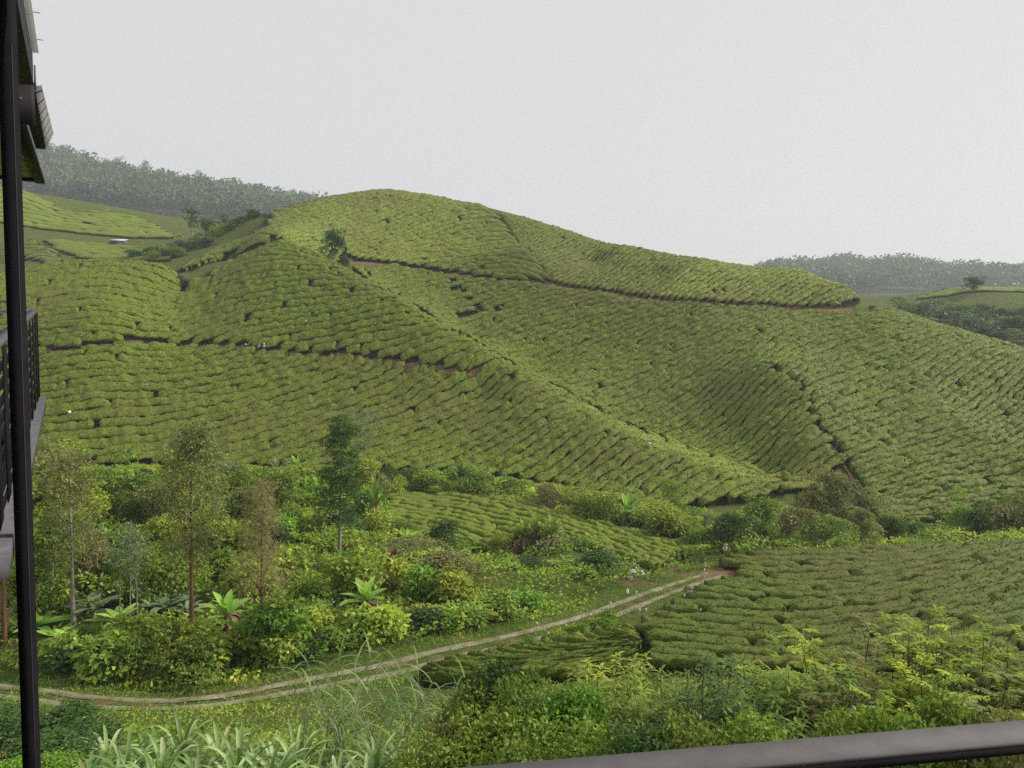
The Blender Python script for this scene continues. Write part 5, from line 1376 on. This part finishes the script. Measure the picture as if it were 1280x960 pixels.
# concrete slab edge by the track
sl2 = gp(872, 738, 60)
def stake(px, py, D, h, label):
    p = on(px, D) if D else gp(px, py, 40)
    if D: h = max(.5, top_z(p, py))
    r = empty('marker_stake', p); tag(r, label, 'stake', 'white-capped stakes by the track')
    o = bpy.data.objects.new('pole', MB().tube([(0, 0, -.2), (0.01, 0, h * .5), (0, 0, h)], [.022, .02, .018], 6).build('pole', M_STAKE, True)); COL.objects.link(o); o.parent = r
    o = bpy.data.objects.new('cap', MB().lathe([(.001, .22), (.04, .20), (.06, .12), (.055, .02), (.03, 0), (.02, -.02)], 10, (0, 0, h)).build('cap', M_WHITE, True)); COL.objects.link(o); o.parent = r
    return r
for px, py, D, lb in ((670, 781, 53, 'tallest white-capped stake, standing left of the track in reedy grass'), (685, 793, 53, 'short stake with brownish cap at the lower track edge'), (738, 786, 58, 'white-capped stake between the two wheel tracks of the bend'),
                      (763, 772, 61, 'white-capped stake at the upper side of the track'), (795, 757, 63.5, 'small white-capped stake on the upper verge'), (799, 775, 59, 'left one of two close white-capped stakes below the track'),
                      (807, 775, 59, 'right one of two close white-capped stakes below the track'), (820, 794, 55.5, 'lowest white-capped stake among the near hedges'), (844, 768, 60, 'white-capped stake left of the tall thin one'),
                      (853, 763, 60, 'tall thin white-capped stake at the field edge'), (855, 756, 62, 'white-capped stake behind the tall thin one'), (875, 780, 58, 'white-capped stake in the middle of the near field edge'),
                      (906, 769, 60, 'white-capped stake standing alone between near hedges'), (880, 724, 70, 'white-capped stake where the track ends'), (881, 715, 72, 'white-capped stake on the brown bank'),
                      (935, 727, 69.5, 'white-capped stake left on the upper field rows'), (942, 724, 70, 'white-capped stake right on the upper field rows'), (988, 725, 69, 'white-capped stake furthest along the upper field rows')):
    stake(px, py, D, 1.0, lb)
# small pale shed on the far left hill
p = on(148, 292); k = top_z(p, 296.5)
S_ = empty('shed', p, -.1); tag(S_, 'tiny pale metal-roofed shed on the far left tea hill', 'shed')
for nm, mb, mt_ in (('wall', MB().box((-2.8, -1, -.3), (5.6, 0, 0), (0, 2, 0), (0, 0, 1.6)), M_GREY), ('roof', MB().slab([(-3, -1.4, 1.32), (3, -1.4, 1.32), (3, 1.4, 1.9), (-3, 1.4, 1.9)], (0, 0, .08)), M_SHED)):
    o = bpy.data.objects.new(nm, mb.build(nm, mt_)); COL.objects.link(o); o.parent = S_
# rocks on the bank
for i, (px, py, r_) in enumerate(((868, 737, .8), (876, 741, .55), (862, 744, .4))):
    p = gp(px, py, 55, -.15); g = np.random.default_rng(i)
    m_ = MB().lathe([(.001, 0), (r_, .05), (r_ * .95, .3), (r_ * .5, .42), (.001, .45)], 9); m_.V[0] += (g.random(m_.V[0].shape) - .5) * .22 * r_
    tag(obj('rock', m_.build('rock', M_TRACK), None, p, i), ('largest pale slab of rock at the field end of the track', 'middle pale rock at the field end of the track', 'smallest pale rock at the field end of the track')[i], 'rock', 'pale rocks at the track edge')

# ------------------------------------------------------------------ the hazy air
HZ = 0.00027
zlo = float(min(GZ.min(), -10)) - 1.0; zhi = float(GZ.max()) + 22
hz = MB().box((-1720, -70, zlo), (3440, 0, 0), (0, 1720, 0), (0, 0, zhi - zlo))
m, n_, l_ = newmat('haze_air')
v = N(n_, 'ShaderNodeVolumePrincipled'); v.inputs['Color'].default_value = (.87, .93, 1, 1); v.inputs['Density'].default_value = HZ; v.inputs['Anisotropy'].default_value = .2
o = N(n_, 'ShaderNodeOutputMaterial'); l_.new(v.outputs[0], o.inputs['Volume'])
tag(obj('haze', hz.build('haze', m)), kind='stuff')
print('tris', sum(len(me.loops) - 2 * len(me.polygons) for me in bpy.data.meshes), 'z', zlo, zhi)

# ------------------------------------------------------------------ labels of look-alikes: by the nearest landmark, else by order
LAND = [('red-brown gum tree', 240, 700), ('feathery brown tree', 327, 720), ('tall dark tree', 424, 620), ('pale saplings', 160, 730), ('airy tree', 92, 680), ('pale tea knoll', 640, 665), ('spiky clump', 668, 680),
        ('dark verge tree', 745, 715), ('dense dark tree', 908, 680), ('withered banana plant', 490, 710), ('dark round tree', 557, 690), ('grey-green tree', 838, 640), ('hill-foot banana plants', 358, 590)]
bpy.context.view_layer.update()
same = {}
for o in SC.objects:
    if o.parent is None and o.get('label') and o.get('category'): same.setdefault(o['label'], []).append(o)
tri = {}
for lab, os_ in same.items():
    if len(os_) < 2: continue
    if 'valley scrub' in lab or 'margin above' in lab or 'near edge of the track' in lab:
        for o in os_:
            px, py = proj(np.array(o.location) + np.array([0, 0, 1.0]))
            d_, nm, lx, ly = min((math.hypot(px - lx, 1.6 * (py - ly)), nm, lx, ly) for nm, lx, ly in LAND)
            w = ('right of' if px > lx else 'left of') if abs(px - lx) > abs(py - ly) * 1.2 else ('behind' if py < ly else 'in front of')
            short = lab.split(' in the ')[0].split(' rising from')[0].split(' crowding')[0]
            tri.setdefault((short, w, nm), []).append((d_, o))
    else:
        os_.sort(key=lambda o: proj(np.array(o.location))[0])
        for i, o in enumerate(os_):
            o['label'] = '%s, %s' % (' '.join(lab.split()[:12]), 'leftmost' if i == 0 else 'rightmost' if i == len(os_) - 1 else nth(i + 1) + ' from the left')
for (short, w, nm), L in tri.items():
    L.sort(key=lambda t: t[0])
    for i, (_, o) in enumerate(L):
        short = short if len(short.split()) < 8 else ' '.join(short.split()[:7])
        o['label'] = '%s %s the %s%s' % (short, w, nm, '' if len(L) == 1 else ', nearest to it' if i == 0 else ', %s nearest to it' % nth(i + 1))
